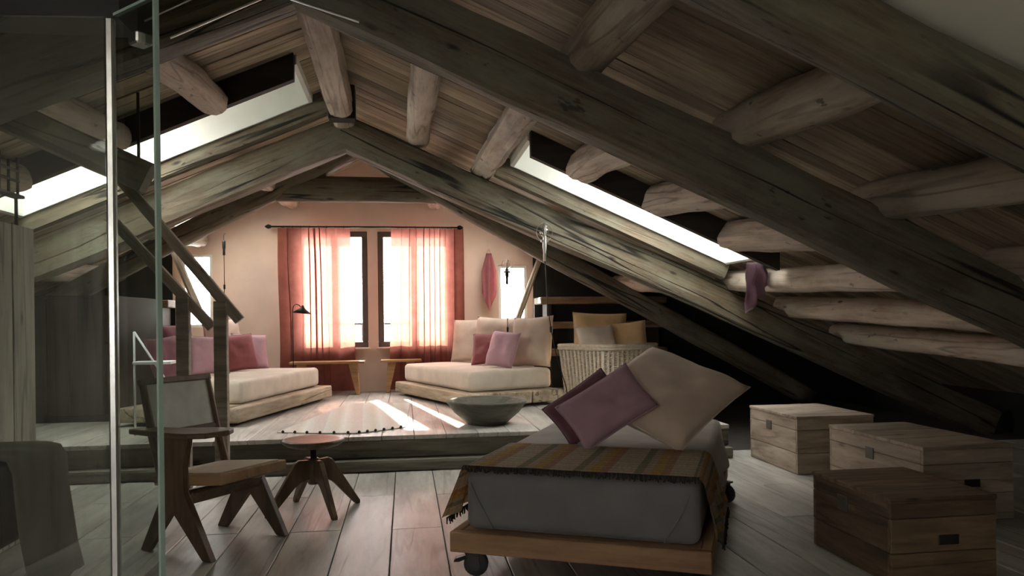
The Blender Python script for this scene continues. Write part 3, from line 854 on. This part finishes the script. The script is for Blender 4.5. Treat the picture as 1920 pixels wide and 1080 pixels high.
# ------------------------------------------------------------------ stool
st = thing('swivel_stool', 'dark wooden swivel stool with four bladed legs', 'stool', (-0.59, 4.90, 0), R(12))
bm = bmesh.new(); lathe(bm, [(0, 0.405), (0.12, 0.405), (0.165, 0.418), (0.192, 0.436), (0.197, 0.447), (0.190, 0.456), (0.16, 0.454), (0, 0.450)], 40)
obj('seat', bm, 'stool', st, None, True)
bm = bmesh.new(); lathe(bm, [(0, 0.20), (0.020, 0.20), (0.020, 0.405), (0, 0.405)], 16); obj('spindle', bm, 'iron', st, None, True)
bm = bmesh.new(); lathe(bm, [(0, 0.17), (0.034, 0.17), (0.038, 0.18), (0.038, 0.32), (0.032, 0.335), (0, 0.335)], 20); obj('hub', bm, 'stool', st, None, True)
blade = [(0.03, 0.325), (0.10, 0.33), (0.125, 0.315), (0.315, 0.02), (0.315, 0.0), (0.285, 0.0), (0.13, 0.165), (0.09, 0.195), (0.03, 0.205)]
for k in range(4):
    obj('leg', prism(blade, -0.016, 0.016, bev=0.003), 'stool', st, Matrix.Rotation(R(-72 + 90 * k), 4, 'Z'))

# ------------------------------------------------------------------ cane armchair
ch = thing('writing_chair', 'teak writing-arm chair with cane back and V legs beside the stool', 'chair', (-1.02, 4.28, 0), R(-35))
obj('side_leg', prism([(-0.29, 0), (-0.225, 0), (-0.04, 0.235), (0.175, 0.0), (0.245, 0.0), (0.045, 0.33), (0.04, 0.46), (0.085, 0.615), (-0.15, 0.615), (-0.085, 0.46), (-0.10, 0.33)], -0.273, -0.237, bev=0.004), 'chair_z', ch)
obj('side_leg', prism([(-0.29, 0), (-0.225, 0), (-0.03, 0.235), (0.175, 0.0), (0.245, 0.0), (0.05, 0.345), (-0.10, 0.345)], 0.237, 0.273, bev=0.004), 'chair_z', ch)
obj('writing_arm', prism([(-0.33, -0.305), (-0.05, -0.325), (0.12, -0.315), (0.20, -0.26), (0.215, -0.12), (0.17, -0.05), (0.06, -0.06), (-0.08, -0.16), (-0.33, -0.205)], 0.617, 0.645, 'xy', bev=0.005), 'chair_x', ch)
for s in (-1, 1):
    obj('back_stile', T([(-0.16, s * 0.215, 0.30), (-0.26, s * 0.215, 0.60), (-0.335, s * 0.215, 0.885)], [0.024, 0.022, 0.018], 8), 'chair_z', ch)
tilt = Matrix.Translation((0.0, 0, 0.385)) @ Matrix.Rotation(R(-5), 4, 'Y')
sf = obj('seat_frame', B((0.02, 0, 0), (0.50, 0.468, 0.055), 0.006), 'pine_x', ch, tilt)
obj('seat_cane', B((0.02, 0, 0.029), (0.44, 0.41, 0.01), 0.003), 'seatcane', sf)
obj('front_rail', B((0.06, 0, 0.30), (0.022, 0.472, 0.07), 0.004, Matrix.Rotation(R(25), 4, 'Y')), 'chair_x', ch)
obj('rear_rail', B((-0.135, 0, 0.27), (0.03, 0.472, 0.05), 0.004), 'chair_x', ch)
bmw = Matrix.Translation((-0.296, 0, 0.735)) @ Matrix.Rotation(R(-15), 4, 'Y')
bf = obj('back_rail', B((0, 0, 0.155), (0.034, 0.47, 0.034), 0.005), 'chair_x', ch, bmw)
obj('lower_back_rail', B((0, 0, -0.135), (0.03, 0.43, 0.03), 0.004), 'chair_x', ch, bmw)
obj('back_cane', B((0, 0, 0.01), (0.012, 0.41, 0.262), 0.002), 'cane', ch, bmw)

# ------------------------------------------------------------------ daybeds
LDR = R(-14.5)
ld = thing('daybed', 'left daybed with pale mattress on a thick weathered timber slab', 'daybed', (-1.47, 6.87, PZ), LDR)
def daybed(d, sx, slabmat, LEN=2.35):
    """long edge along local y; sx gives the side on which the bed lies"""
    for k in range(3):
        x0 = sx * k * 0.385; x1 = sx * (0.385 + k * 0.385 - 0.01)
        timber_bm = b2(min(x0, x1), max(x0, x1), 0, LEN, 0.035, 0.165, 0.014, 2)
        for v in timber_bm.verts:
            v.co += Vector((noise.noise(v.co * 2.3), noise.noise(v.co * 2.1 + Vector((4, 4, 4))), 0)) * 0.02
        obj('slab', timber_bm, slabmat, d)
    for y in (0.3, 1.85):
        obj('bearer', b2(min(sx * 0.12, sx * 1.08), max(sx * 0.12, sx * 1.08), y - 0.06, y + 0.06, 0.0, 0.036), 'dark', d)
daybed(ld, -1, 'slab_y')
mattress('mattress', -1.12, -0.12, 0.30, 2.28, 0.168, 0.385, 'mattress', ld, bev=0.05)
RDR = R(21)
rdb = thing('daybed', 'right daybed with natural linen mattress on a weathered timber slab', 'daybed', (0.62, 7.55, PZ), RDR)
daybed(rdb, 1, 'slab_y', 2.12)
mattress('mattress', 0.11, 1.12, 0.18, 2.10, 0.168, 0.385, 'mattress', rdb, bev=0.05)
def lpt(u, v, z): return (-1.58 + .25 * u - .968 * v, 7.2 + .968 * u + .25 * v, z)
def rpt(u, v, z): return (.7 - .36 * u + .93 * v, 7.8 + .93 * u + .36 * v, z)
yl = LDR + R(90); yr = RDR - R(90)
GL, GR = 'cushions along the left daybed', 'cushions along the right daybed'
MT = PZ + 0.39
cushion('cushion', 0.46, 0.42, 0.15, 'mauve', lpt(0.30, 0.84, MT + 0.20), yl - R(6), 16, R(4), 'dark plum cushion at the railing end of the left daybed', GL)
cushion('cushion', 0.44, 0.42, 0.15, 'lilac', lpt(0.84, 0.70, MT + 0.20), yl - R(30), 18, R(-3), 'pale lilac cushion between the two handrail posts on the left daybed', GL)
cushion('cushion', 0.44, 0.42, 0.15, 'rose', lpt(1.42, 0.66, MT + 0.20), yl - R(32), 18, R(3), 'rose cushion in front of the pale lilac one by the pink wall', GL)
cushion('cushion', 0.44, 0.42, 0.15, 'lilac', lpt(1.80, 0.70, MT + 0.20), yl - R(36), 16, R(-4), 'lilac cushion last in the row beside the rust curtain', GL)
cushion('cushion', 0.62, 0.60, 0.18, 'sand', lpt(1.72, 0.98, MT + 0.29), yl - R(8), 10, 0, 'large sand cushion standing behind the rose and lilac cushions', GL)
cushion('cushion', 0.60, 0.54, 0.18, 'mauve', lpt(0.80, 1.02, MT + 0.26), yl, 10, 0, 'large dark cushion standing at the back of the left daybed', GL)
cushion('cushion', 0.58, 0.56, 0.18, 'sand', rpt(1.68, 0.80, MT + 0.275), yr + R(30), 12, R(2), 'sand cushion at the curtain end of the right daybed', GR)
cushion('cushion', 0.60, 0.58, 0.18, 'beige', rpt(1.12, 0.86, MT + 0.285), yr + R(34), 13, R(-3), 'large beige cushion behind the rose cushion on the right daybed', GR)
cushion('cushion', 0.44, 0.40, 0.14, 'rose', rpt(0.92, 0.68, MT + 0.19), yr + R(46), 24, R(3), 'dark rose cushion leaning on the large beige one, right daybed', GR)
cushion('cushion', 0.44, 0.42, 0.15, 'lilac', rpt(0.42, 0.58, MT + 0.20), yr + R(16), 18, R(-4), 'lilac cushion leaning on the rounded beige bolster cushion', GR)
cushion('cushion', 0.56, 0.58, 0.22, 'beige', rpt(0.34, 0.92, MT + 0.28), yr + R(22), 10, R(2), 'rounded beige cushion at the basket end of the right daybed', GR)

# ------------------------------------------------------------------ wicker basket
bk = thing('wicker_basket', 'tall rectangular pale wicker basket full of ochre cushions', 'basket', (2.21, 8.02, PZ), R(30))
bx, by, bh = 0.41, 0.33, 0.62
def rim(z, gx=0.0, n=11):
    pts = []
    for s, (a, b_) in enumerate((((-1, -1), (1, -1)), ((1, -1), (1, 1)), ((1, 1), (-1, 1)), ((-1, 1), (-1, -1)))):
        for q in range(n):
            f = q / n
            pts.append(((a[0] + (b_[0] - a[0]) * f) * (bx + gx), (a[1] + (b_[1] - a[1]) * f) * (by + gx), z))
    return pts
pr0, pr1 = rim(0.02, -0.05), rim(bh, 0.0)
for a, b_ in zip(pr0, pr1):
    obj('stake', T([a, b_], 0.017, 8), 'wicker', bk, None, True)
bm = bmesh.new()
for k in range(30):
    z = 0.03 + k * (bh - 0.06) / 29
    f = (z - 0.02) / (bh - 0.02)
    base = [Vector(a).lerp(Vector(b_), f) for a, b_ in zip(pr0, pr1)]
    pts = []
    for i, p in enumerate(base):
        o_ = Vector((p.x / bx, p.y / by, 0)).normalized() * (0.011 if (i + k) % 2 else -0.011)
        pts.append(p + o_)
    tube(bm, pts, 0.0065, 5, True)
wv = obj('weave', bm, 'wicker', bk, None, True); wv['kind'] = 'stuff'
for z in (bh - 0.015, bh + 0.012):
    obj('rim', T(rim(z, 0.008), 0.02, 8, True), 'wicker', bk, None, True)
obj('base', b2(-bx + 0.06, bx - 0.06, -by + 0.06, by - 0.06, 0.0, 0.022), 'wicker', bk)
cushion('cushion', 0.62, 0.50, 0.18, 'ochre', (2.16, 8.16, PZ + 0.74), R(0), 8, R(-2), 'ochre cushion standing upright at the back of the wicker basket', 'cushions in the wicker basket')
cushion('cushion', 0.44, 0.40, 0.20, 'sand', (2.06, 7.90, PZ + 0.66), R(6), 24, R(3), 'pale cushion in front in the wicker basket', 'cushions in the wicker basket')
cushion('cushion', 0.44, 0.42, 0.18, 'ochre', (2.42, 7.98, PZ + 0.68), R(-18), 18, R(6), 'ochre cushion tucked beside the pale one in the wicker basket', 'cushions in the wicker basket')

# ------------------------------------------------------------------ bowl, rug
bm = bmesh.new()
lathe(bm, [(0, 0.0), (0.17, 0.0), (0.185, 0.012), (0.29, 0.105), (0.355, 0.19), (0.362, 0.205), (0.35, 0.212), (0.325, 0.205), (0.25, 0.12), (0.16, 0.05), (0, 0.04)], 48)
for v in bm.verts:
    v.co.z += noise.noise(v.co * 4) * 0.006 if v.co.z > 0.05 else 0
tag(obj('bowl', bm, 'bowl', None, Matrix.Translation((0.71, 6.64, PZ)), True), 'wide shallow grey wooden bowl at the platform edge', 'bowl')
rg = thing('rug', 'pale striped wool rug with dark tassels along its front edge', 'rug', (-0.42, 7.4, PZ), R(3))
bm = prism([(-0.70, -0.92), (-0.40, -1.05), (-0.06, -1.14), (0.14, -1.05), (0.36, -0.90), (0.52, 1.05), (-0.16, 1.15)], 0.001, 0.009, 'xy')
obj('cloth', bm, 'rug', rg)
ed = [(-0.70, -0.92), (-0.40, -1.05), (-0.06, -1.14), (0.14, -1.05), (0.36, -0.90)]
for a, b_ in zip(ed, ed[1:]):
    for q in range(3):
        f = (q + 0.5) / 3
        px, py = a[0] + (b_[0] - a[0]) * f, a[1] + (b_[1] - a[1]) * f
        bm = bmesh.new(); bmesh.ops.create_icosphere(bm, subdivisions=1, radius=0.014)
        obj('tassel', bm, 'tassel', rg, Matrix.Translation((px, py - 0.012, 0.014)), True)

# ------------------------------------------------------------------ benches by the windows
def bench(loc, rz, label, L=0.92, D=0.14):
    b = thing('bench', label, 'bench', loc, rz)
    obj('top', b2(-L / 2, L / 2, -D, D, 0.395, 0.425, 0.005), 'bench', b)
    for s in (-1, 1):
        obj('leg', prism([(s * (L / 2 - 0.20), 0.394), (s * (L / 2 - 0.09), 0.394), (s * (L / 2 - 0.06), 0.0), (s * (L / 2 - 0.105), 0.0)], -D + 0.03, D - 0.03, bev=0.004), 'bench', b)
    return b
bench((-0.98, 9.72, PZ), 0, 'slim honey wood bench in front of the rust curtain by the left daybed')
bench((-0.06, 9.82, PZ), R(0), 'short honey wood bench behind the right daybed under the window', 0.52, 0.085)

# ------------------------------------------------------------------ curtains and rod
rod = thing('curtain_rod', 'thin black iron curtain rod above both windows', 'curtain rod', (-0.5, 9.99, 2.445))
obj('pole', T([(-1.22, 0, 0), (1.24, 0, 0)], 0.011, 8), 'iron', rod, None, True)
for s in (-1, 1):
    bm = bmesh.new(); lathe(bm, [(0, -0.05), (0.022, -0.03), (0.03, 0), (0.014, 0.03), (0, 0.045)], 12)
    bmesh.ops.rotate(bm, verts=bm.verts, matrix=Matrix.Rotation(s * math.pi / 2, 3, 'Y'))
    obj('finial', bm, 'iron', rod, Matrix.Translation((1.24 * s, 0, 0)), True)
    obj('bracket', T([(1.08 * s, 0.0, 0), (1.08 * s, 0.11, 0.0)], 0.009, 6), 'iron', rod)
def curtain(x0, x1, z0, label, seed, lean, folds):
    c = thing('curtain', label, 'curtain', ((x0 + x1) / 2, 9.99, z0))
    w = x1 - x0; h = 2.43 - z0
    bm = bmesh.new(); nx, nz = 150, 26
    rows = []
    for j in range(nz + 1):
        q = j / nz; row = []
        for i in range(nx + 1):
            u = i / nx
            # uneven gathers: broad flat stretches with sharp folds between
            ph = u * folds + 0.9 * noise.noise(Vector((u * 2.6, seed, 0.3))) + 0.12 * noise.noise(Vector((u * 2, q * 2, seed)))
            d = math.sin(2 * math.pi * ph)
            amp = 0.034 * (0.45 + 0.7 * abs(noise.noise(Vector((u * 4, seed, 2))))) * (0.75 + 0.4 * (1 - q))
            y = d * abs(d) ** 0.3 * amp
            xx = -w / 2 + u * w + 0.034 * math.sin(2 * math.pi * ph * 2) * (0.5 + 1.1 * abs(noise.noise(Vector((u * 3.3, seed + 5, 1))))) + lean * (1 - q) * (u if lean > 0 else 1 - u)
            row.append(bm.verts.new((xx, y, q * h)))
        rows.append(row)
    for j in range(nz):
        for i in range(nx):
            bm.faces.new((rows[j][i], rows[j][i + 1], rows[j + 1][i + 1], rows[j + 1][i]))
    obj('cloth', bm, 'curtain', c, None, True)
    for k in range(8):
        x = -w / 2 + w * (k + 0.5) / 8
        obj('ring', T([(x, 0.017 * math.cos(a), h + 0.012 + 0.017 * math.sin(a)) for a in [i * math.pi / 5 for i in range(10)]], 0.0025, 5, True), 'iron', c)
curtain(-1.60, -0.73, PZ + 0.02, 'sheer rust linen curtain behind the reading lamp', 1.7, 0.08, 4.6)
curtain(-0.15, 0.80, PZ + 0.02, 'sheer rust linen curtain behind the right daybed', 8.3, -0.04, 4.4)

# ------------------------------------------------------------------ lamps
rl = thing('reading_lamp', 'black reading lamp with a small conical shade by the curtain', 'lamp', (-1.36, 9.40, PZ))
bm = bmesh.new(); lathe(bm, [(0, 0), (0.11, 0), (0.115, 0.01), (0.02, 0.025), (0, 0.03)], 24); obj('base', bm, 'iron', rl, None, True)
obj('stem', T([(0, 0, 0.02), (0, 0, 1.08), (0.01, 0, 1.12), (0.04, 0, 1.145), (0.08, 0, 1.13), (0.095, 0, 1.11)], 0.006, 6), 'iron', rl, None, True)
bm = bmesh.new(); lathe(bm, [(0.012, 0.10), (0.018, 0.085), (0.03, 0.065), (0.12, 0.0), (0.118, 0.0), (0.028, 0.062), (0.012, 0.085)], 28)
obj('shade', bm, 'iron', rl, Matrix.Translation((0.11, 0, 1.03)) @ Matrix.Rotation(R(6), 4, 'Y'), True)
def hang_lamp(loc, label, wire, body, cord, ring=0.05, mat='iron'):
    l = thing('hanging_lamp', label, 'lamp', loc, 0)
    obj('hook', T([(0, 0, 0.02), (0.0, 0, 0.09), (0.012, 0, 0.11), (0.024, 0, 0.10)], 0.004, 6), mat, l)
    bm = bmesh.new(); lathe(bm, [(0, 0.02), (0.016, 0.02), (0.02, 0.0), (0.02, -body * 0.4), (0.014, -body * 0.6), (0.016, -body), (0, -body)], 14)
    obj('holder', bm, mat, l, None, True)
    if wire:
        for a0 in (0, math.pi / 2):
            obj('cage_wire', T([(ring * math.cos(a) * math.cos(a0), ring * math.cos(a) * math.sin(a0), 0.05 + ring * 1.15 * math.sin(a)) for a in [i * math.pi / 8 for i in range(16)]], 0.003, 5, True), 'steel', l)
        bm = bmesh.new(); bmesh.ops.create_uvsphere(bm, u_segments=16, v_segments=10, radius=ring * 0.62)
        obj('bulb', bm, 'bulb', l, Matrix.Translation((0, 0, 0.055)), True)
        obj('clamp', B((0, -0.005, -body * 0.15), (0.075, 0.02, 0.025), 0.004), 'steel', l)
    obj('cord', T(cord, 0.0045, 6), 'iron', l, None, True)
    bm = bmesh.new(); i = len(cord) // 2
    obj('switch', B(cord[i], (0.022, 0.022, 0.06), 0.006), 'iron', l)
    return l
hang_lamp((-2.20, 9.6, 2.20), 'black hanging lamp holder in front of the wall beside the left brace', False, 0.16, [(0, 0, -0.15), (0, 0, -0.4), (0.0, 0, -0.55), (-0.015, 0.0, -0.8), (-0.06, 0, -1.0)], mat='iron')
hang_lamp((1.285, 6.80, 1.96), 'wire-caged steel clamp lamp hanging from the truss with a long cord', True, 0.22, [(0, 0, -0.2), (0.01, 0, -0.4), (0.02, 0, -0.62), (0.05, 0, -0.85), (0.10, 0, -1.1), (0.19, 0, -1.4), (0.21, 0.0, -1.65)], ring=0.075, mat='steel')
hang_lamp((1.19, 8.7, 1.79), 'black clamp lamp with ringed bulb hanging before the pink towel', True, 0.17, [(0, 0, -0.15), (0, 0, -0.3), (0, 0, -0.5), (0.0, -0.0, -0.7), (-0.06, -0.05, -0.95), (-0.12, -0.3, -1.1)], ring=0.065)

# ------------------------------------------------------------------ towels
def towel(name, label, loc, rz, w, h, mat, seed, point=0.0, top=0.35):
    bm = bmesh.new(); nx, nz = 22, 22; rows = []
    for j in range(nz + 1):
        q = j / nz; row = []
        for i in range(nx + 1):
            u = i / nx - 0.5
            g = top + (1 - top) * min(1, q * 2.2)
            x = u * w * g; z = -q * h * (1 - point * (abs(u) if top < 0.5 else u + 0.5) * (1.4 if top < 0.5 else 0.75))
            y = 0.028 * math.sin(u * 14 + seed) * g + 0.03 * noise.noise(Vector((u * 4, q * 3, seed)))
            row.append(bm.verts.new((x, y, z)))
        rows.append(row)
    for j in range(nz):
        for i in range(nx):
            bm.faces.new((rows[j][i], rows[j][i + 1], rows[j + 1][i + 1], rows[j + 1][i]))
    bmesh.ops.solidify(bm, geom=list(bm.faces), thickness=0.008)
    root = thing(name, label, 'towel', loc, rz)
    obj('cloth', bm, mat, root, None, True)
    obj('loop', T([(-0.02, 0, -0.01), (-0.012, 0, 0.04), (0, 0, 0.055), (0.012, 0, 0.04), (0.02, 0, -0.01)], 0.004, 5), mat, root)
    return root
towel('towel', 'plum towel hanging from the right roof window frame', (2.97, 5.98, 1.66), R(24), 0.27, 0.43, 'plumtowel', 2.0, 0.75, 0.85)
towel('towel', 'pink towel hanging on the pink wall right of the curtains', (1.12, 9.98, 2.10), 0, 0.20, 0.78, 'pinktowel', 5.0, 0.45)

# ------------------------------------------------------------------ side braces, low shelves by the far wall
for side, pa, pb, lab in ((-1, (-2.86, 9.7, 2.20), (-2.38, 9.7, 1.0), 'leaning timber brace beside the left daybed corner'), (1, (1.78, 9.7, 2.05), (1.36, 9.7, 0.95), 'leaning timber brace right of the pink towel')):
    tag(timber('wall_brace', pa, pb, 0.10, 0.07, 'board', None, e=5, wob=0.008), lab, 'brace')
for side, x0, x1, lab in ((1, 1.72, 3.4, 'stacked'), (-1, -4.2, -2.8, 'stacked')):
    sh = thing('eave_shelf', {1: 'rough timber eave shelf behind the right daybed cushions', -1: 'rough timber eave shelf behind the plum cushions and handrails'}[side], 'shelf', ((x0 + x1) / 2, 9.6, PZ))
    obj('backing', b2(x0 - (x0 + x1) / 2, x1 - (x0 + x1) / 2, 0.30, 0.34, 0, 1.21), 'dark', sh)  # near-black sheet that paints in the dark behind the shelf
    for z in (0.45, 0.80, 1.12):
        bm = b2(x0 - (x0 + x1) / 2 + (0.0 if z > 1 else 0.08), x1 - (x0 + x1) / 2, -0.2, 0.29, z, z + 0.09, 0.01)
        obj('shelf_board', bm, 'trunk_x', sh)
    for xx in (x0 + 0.12, x1 - 0.12):
        obj('upright', b2(xx - 0.03 - (x0 + x1) / 2, xx + 0.03 - (x0 + x1) / 2, -0.12, 0.2, 0, 1.118, 0.004), 'trim_dark', sh)
cb = thing('infill', 'near-black cupboard standing for deep shade under the left eave', 'infill', (-3.55, 8.3, PZ))  # made-up black volume supplying the darkness under the left eave
obj('carcass', b2(-0.95, 0.80, -0.72, 0.6, 0, 1.20, 0.006), 'dark', cb)
for k in range(3):
    d = obj('door', b2(-0.94 + k * 0.58, -0.94 + k * 0.58 + 0.57, -0.742, -0.7215, 0.06, 1.17, 0.004), 'trim_dark', cb)
    obj('knob', B((-0.94 + k * 0.58 + 0.52, -0.752, 0.75), (0.02, 0.02, 0.02), 0.004), 'iron', d)

# ------------------------------------------------------------------ stair handrails
def handrail(label, px, post, a, b_, y):
    h = thing('handrail', label, 'handrail', (px, y, 0))
    obj('post', b2(-0.045, 0.045, -0.035, 0.035, 0, post, 0.004), 'rail', h)
    timber('rail', a, b_, 0.05, 0.075, 'rail', h, wob=0.003)
    return h
handrail('grey handrail ending on the post nearer the rust curtain', -1.31, 1.36, (-2.05, 5.6, 2.32), (-1.18, 5.6, 1.22), 5.6)
handrail('grey handrail ending on the post nearer the glass partition', -1.60, 1.40, (-2.10, 5.72, 1.98), (-1.40, 5.72, 1.17), 5.72)
wr = thing('folding_rack', 'white folding rack standing behind the handrail post', 'rack', (-2.06, 6.55, PZ))
for p in (((-0.16, 0, 0), (-0.16, 0, 0.86)), ((0.36, 0, 0.0), (-0.16, 0, 0.86))):
    obj('leg', T(p, 0.009, 6), 'white', wr, None, True)
obj('shelf', B((-0.02, 0.06, 0.60), (0.30, 0.16, 0.025), 0.004), 'white', wr)

# ------------------------------------------------------------------ left side: plank wall, glass partition, solid stand-ins for reflections
wl = struct(obj('wall_partition', b2(-2.25, -2.15, 0.4, 4.68, 0.001, 1.74), 'dark'))
y = 4.68
while y > 0.5:
    obj('plank', b2(-2.15, -2.125 + random.uniform(-.003, .003), y - 0.24, y - 0.004, 0.001, 1.76, 0.003), 'whitewash', wl)
    y -= 0.245
ca = thing('candle_rack', 'small black iron candle rack on top of the plank wall', 'candle rack', (-2.23, 4.52, 1.762))
obj('tray', B((0, 0, 0.19), (0.06, 0.44, 0.018), 0.003), 'iron', ca)
for q in range(5):
    yy = -0.2 + q * 0.1
    obj('upright', T([(0, yy, 0.19), (0, yy, 0.42 - 0.03 * (q % 2))], 0.008, 6), 'iron', ca)
for z in (0.28, 0.34):
    obj('crossbar', T([(0, -0.21, z), (0, 0.21, z)], 0.009, 6), 'iron', ca)
for yy in (-0.18, 0.18):
    obj('foot', T([(0, yy, 0.0), (0, yy, 0.19)], 0.009, 6), 'iron', ca)
reflection = thing('diagonal_reflection', 'pale slanting timber strut in the glass, built as solid wood', 'reflection', (-1.75, 4.2, 2.13))  # a beam's reflection in the glass, modelled as real timber
timber('beam', (-2.12, 4.2, 2.33), (-1.34, 4.2, 1.975), 0.10, 0.165, 'purlin', reflection, wob=0.008)
obj('hanger_rod', T([(0.36, 0, -0.12), (0.36, 0, 0.30)], 0.008, 6), 'iron', reflection)  # rod added only to hold that timber up
gp = thing('glass_partition', 'clear glass partition with a steel corner post', 'glass partition', (-0.86, 2.42, 0))
gz = 2.135
def pane(nm, a, b_, z1, t=0.012):
    a, b_ = Vector((*a, 0)), Vector((*b_, 0))
    d = (b_ - a); L = d.length; rz = math.atan2(d.y, d.x)
    mw = Matrix.Translation(a - Vector((gp.location.x, gp.location.y, 0))) @ Matrix.Rotation(rz, 4, 'Z')
    p = obj(nm, b2(0, L, -t / 2, t / 2, 0.002, z1), 'glass', gp, mw)
    return p, L, t
p1, L1, t1 = pane('pane', (-2.17, 2.52), (-0.895, 2.42), gz)
p2, L2, t2 = pane('door_pane', (-0.86, 2.41), (-0.70, 2.26), gz)
obj('edge', b2(L2, L2 + 0.010, -t2 / 2 - 0.001, t2 / 2 + 0.001, 0.002, gz), 'edge', p2)
obj('top_edge', b2(0, L2, -t2 / 2 - 0.001, t2 / 2 + 0.001, gz, gz + 0.008), 'edge', p2)
obj('corner_post', B((-0.018, -0.002, gz / 2), (0.026, 0.026, gz - 0.004), 0.006), 'steel', gp)
hg = obj('hinge', B((0.10, -0.098, gz - 0.10), (0.05, 0.05, 0.035), 0.005, Matrix.Rotation(R(-43), 4, 'Z')), 'steel', gp)
bh_ = tag(obj('bulkhead', b2(-2.17, -0.86, 2.44, 2.60, gz + 0.006, 2.52), 'dark'), 'black bulkhead above the glass partition', 'bulkhead')
ob = thing('block', 'dark leather ottoman standing in for the bed reflected in the glass', 'block', (-1.84, 3.45, 0))  # reflection of the bed in the glass, built as a solid piece
obj('cushion_block', b2(-0.25, 0.25, -0.35, 0.35, 0.30, 0.66, 0.05, 3), 'leather', ob, None, True)
for sx in (-0.19, 0.19):
    for sy in (-0.28, 0.28):
        obj('leg', b2(sx - 0.025, sx + 0.025, sy - 0.025, sy + 0.025, 0, 0.302), 'iron', ob)
bm = bmesh.new(); path = [(-0.2, 0.668), (0.0, 0.67), (0.18, 0.668), (0.25, 0.655), (0.272, 0.60), (0.28, 0.48), (0.295, 0.34), (0.32, 0.2), (0.34, 0.08)]
rows = []
for j in range(15):
    rows.append([bm.verts.new((px + 0.02 * math.sin(j * 0.9) * max(0, px - 0.25) * 3, -0.2 + j * 0.035 + 0.03 * noise.noise(Vector((i, j * 0.3, 0))), pz + 0.005 * math.sin(j * 1.3))) for i, (px, pz) in enumerate(path)])
for a, b_ in zip(rows, rows[1:]):
    for i in range(len(path) - 1):
        bm.faces.new((a[i], a[i + 1], b_[i + 1], b_[i]))
bmesh.ops.solidify(bm, geom=list(bm.faces), thickness=0.01)
tag(obj('throw_blanket', bm, 'throw', None, Matrix.Translation((-1.84, 3.45, 0)), True), 'grey wool throw of the reflected bed, laid over the leather ottoman', 'throw')  # cloth belonging to the same reflection, built solid
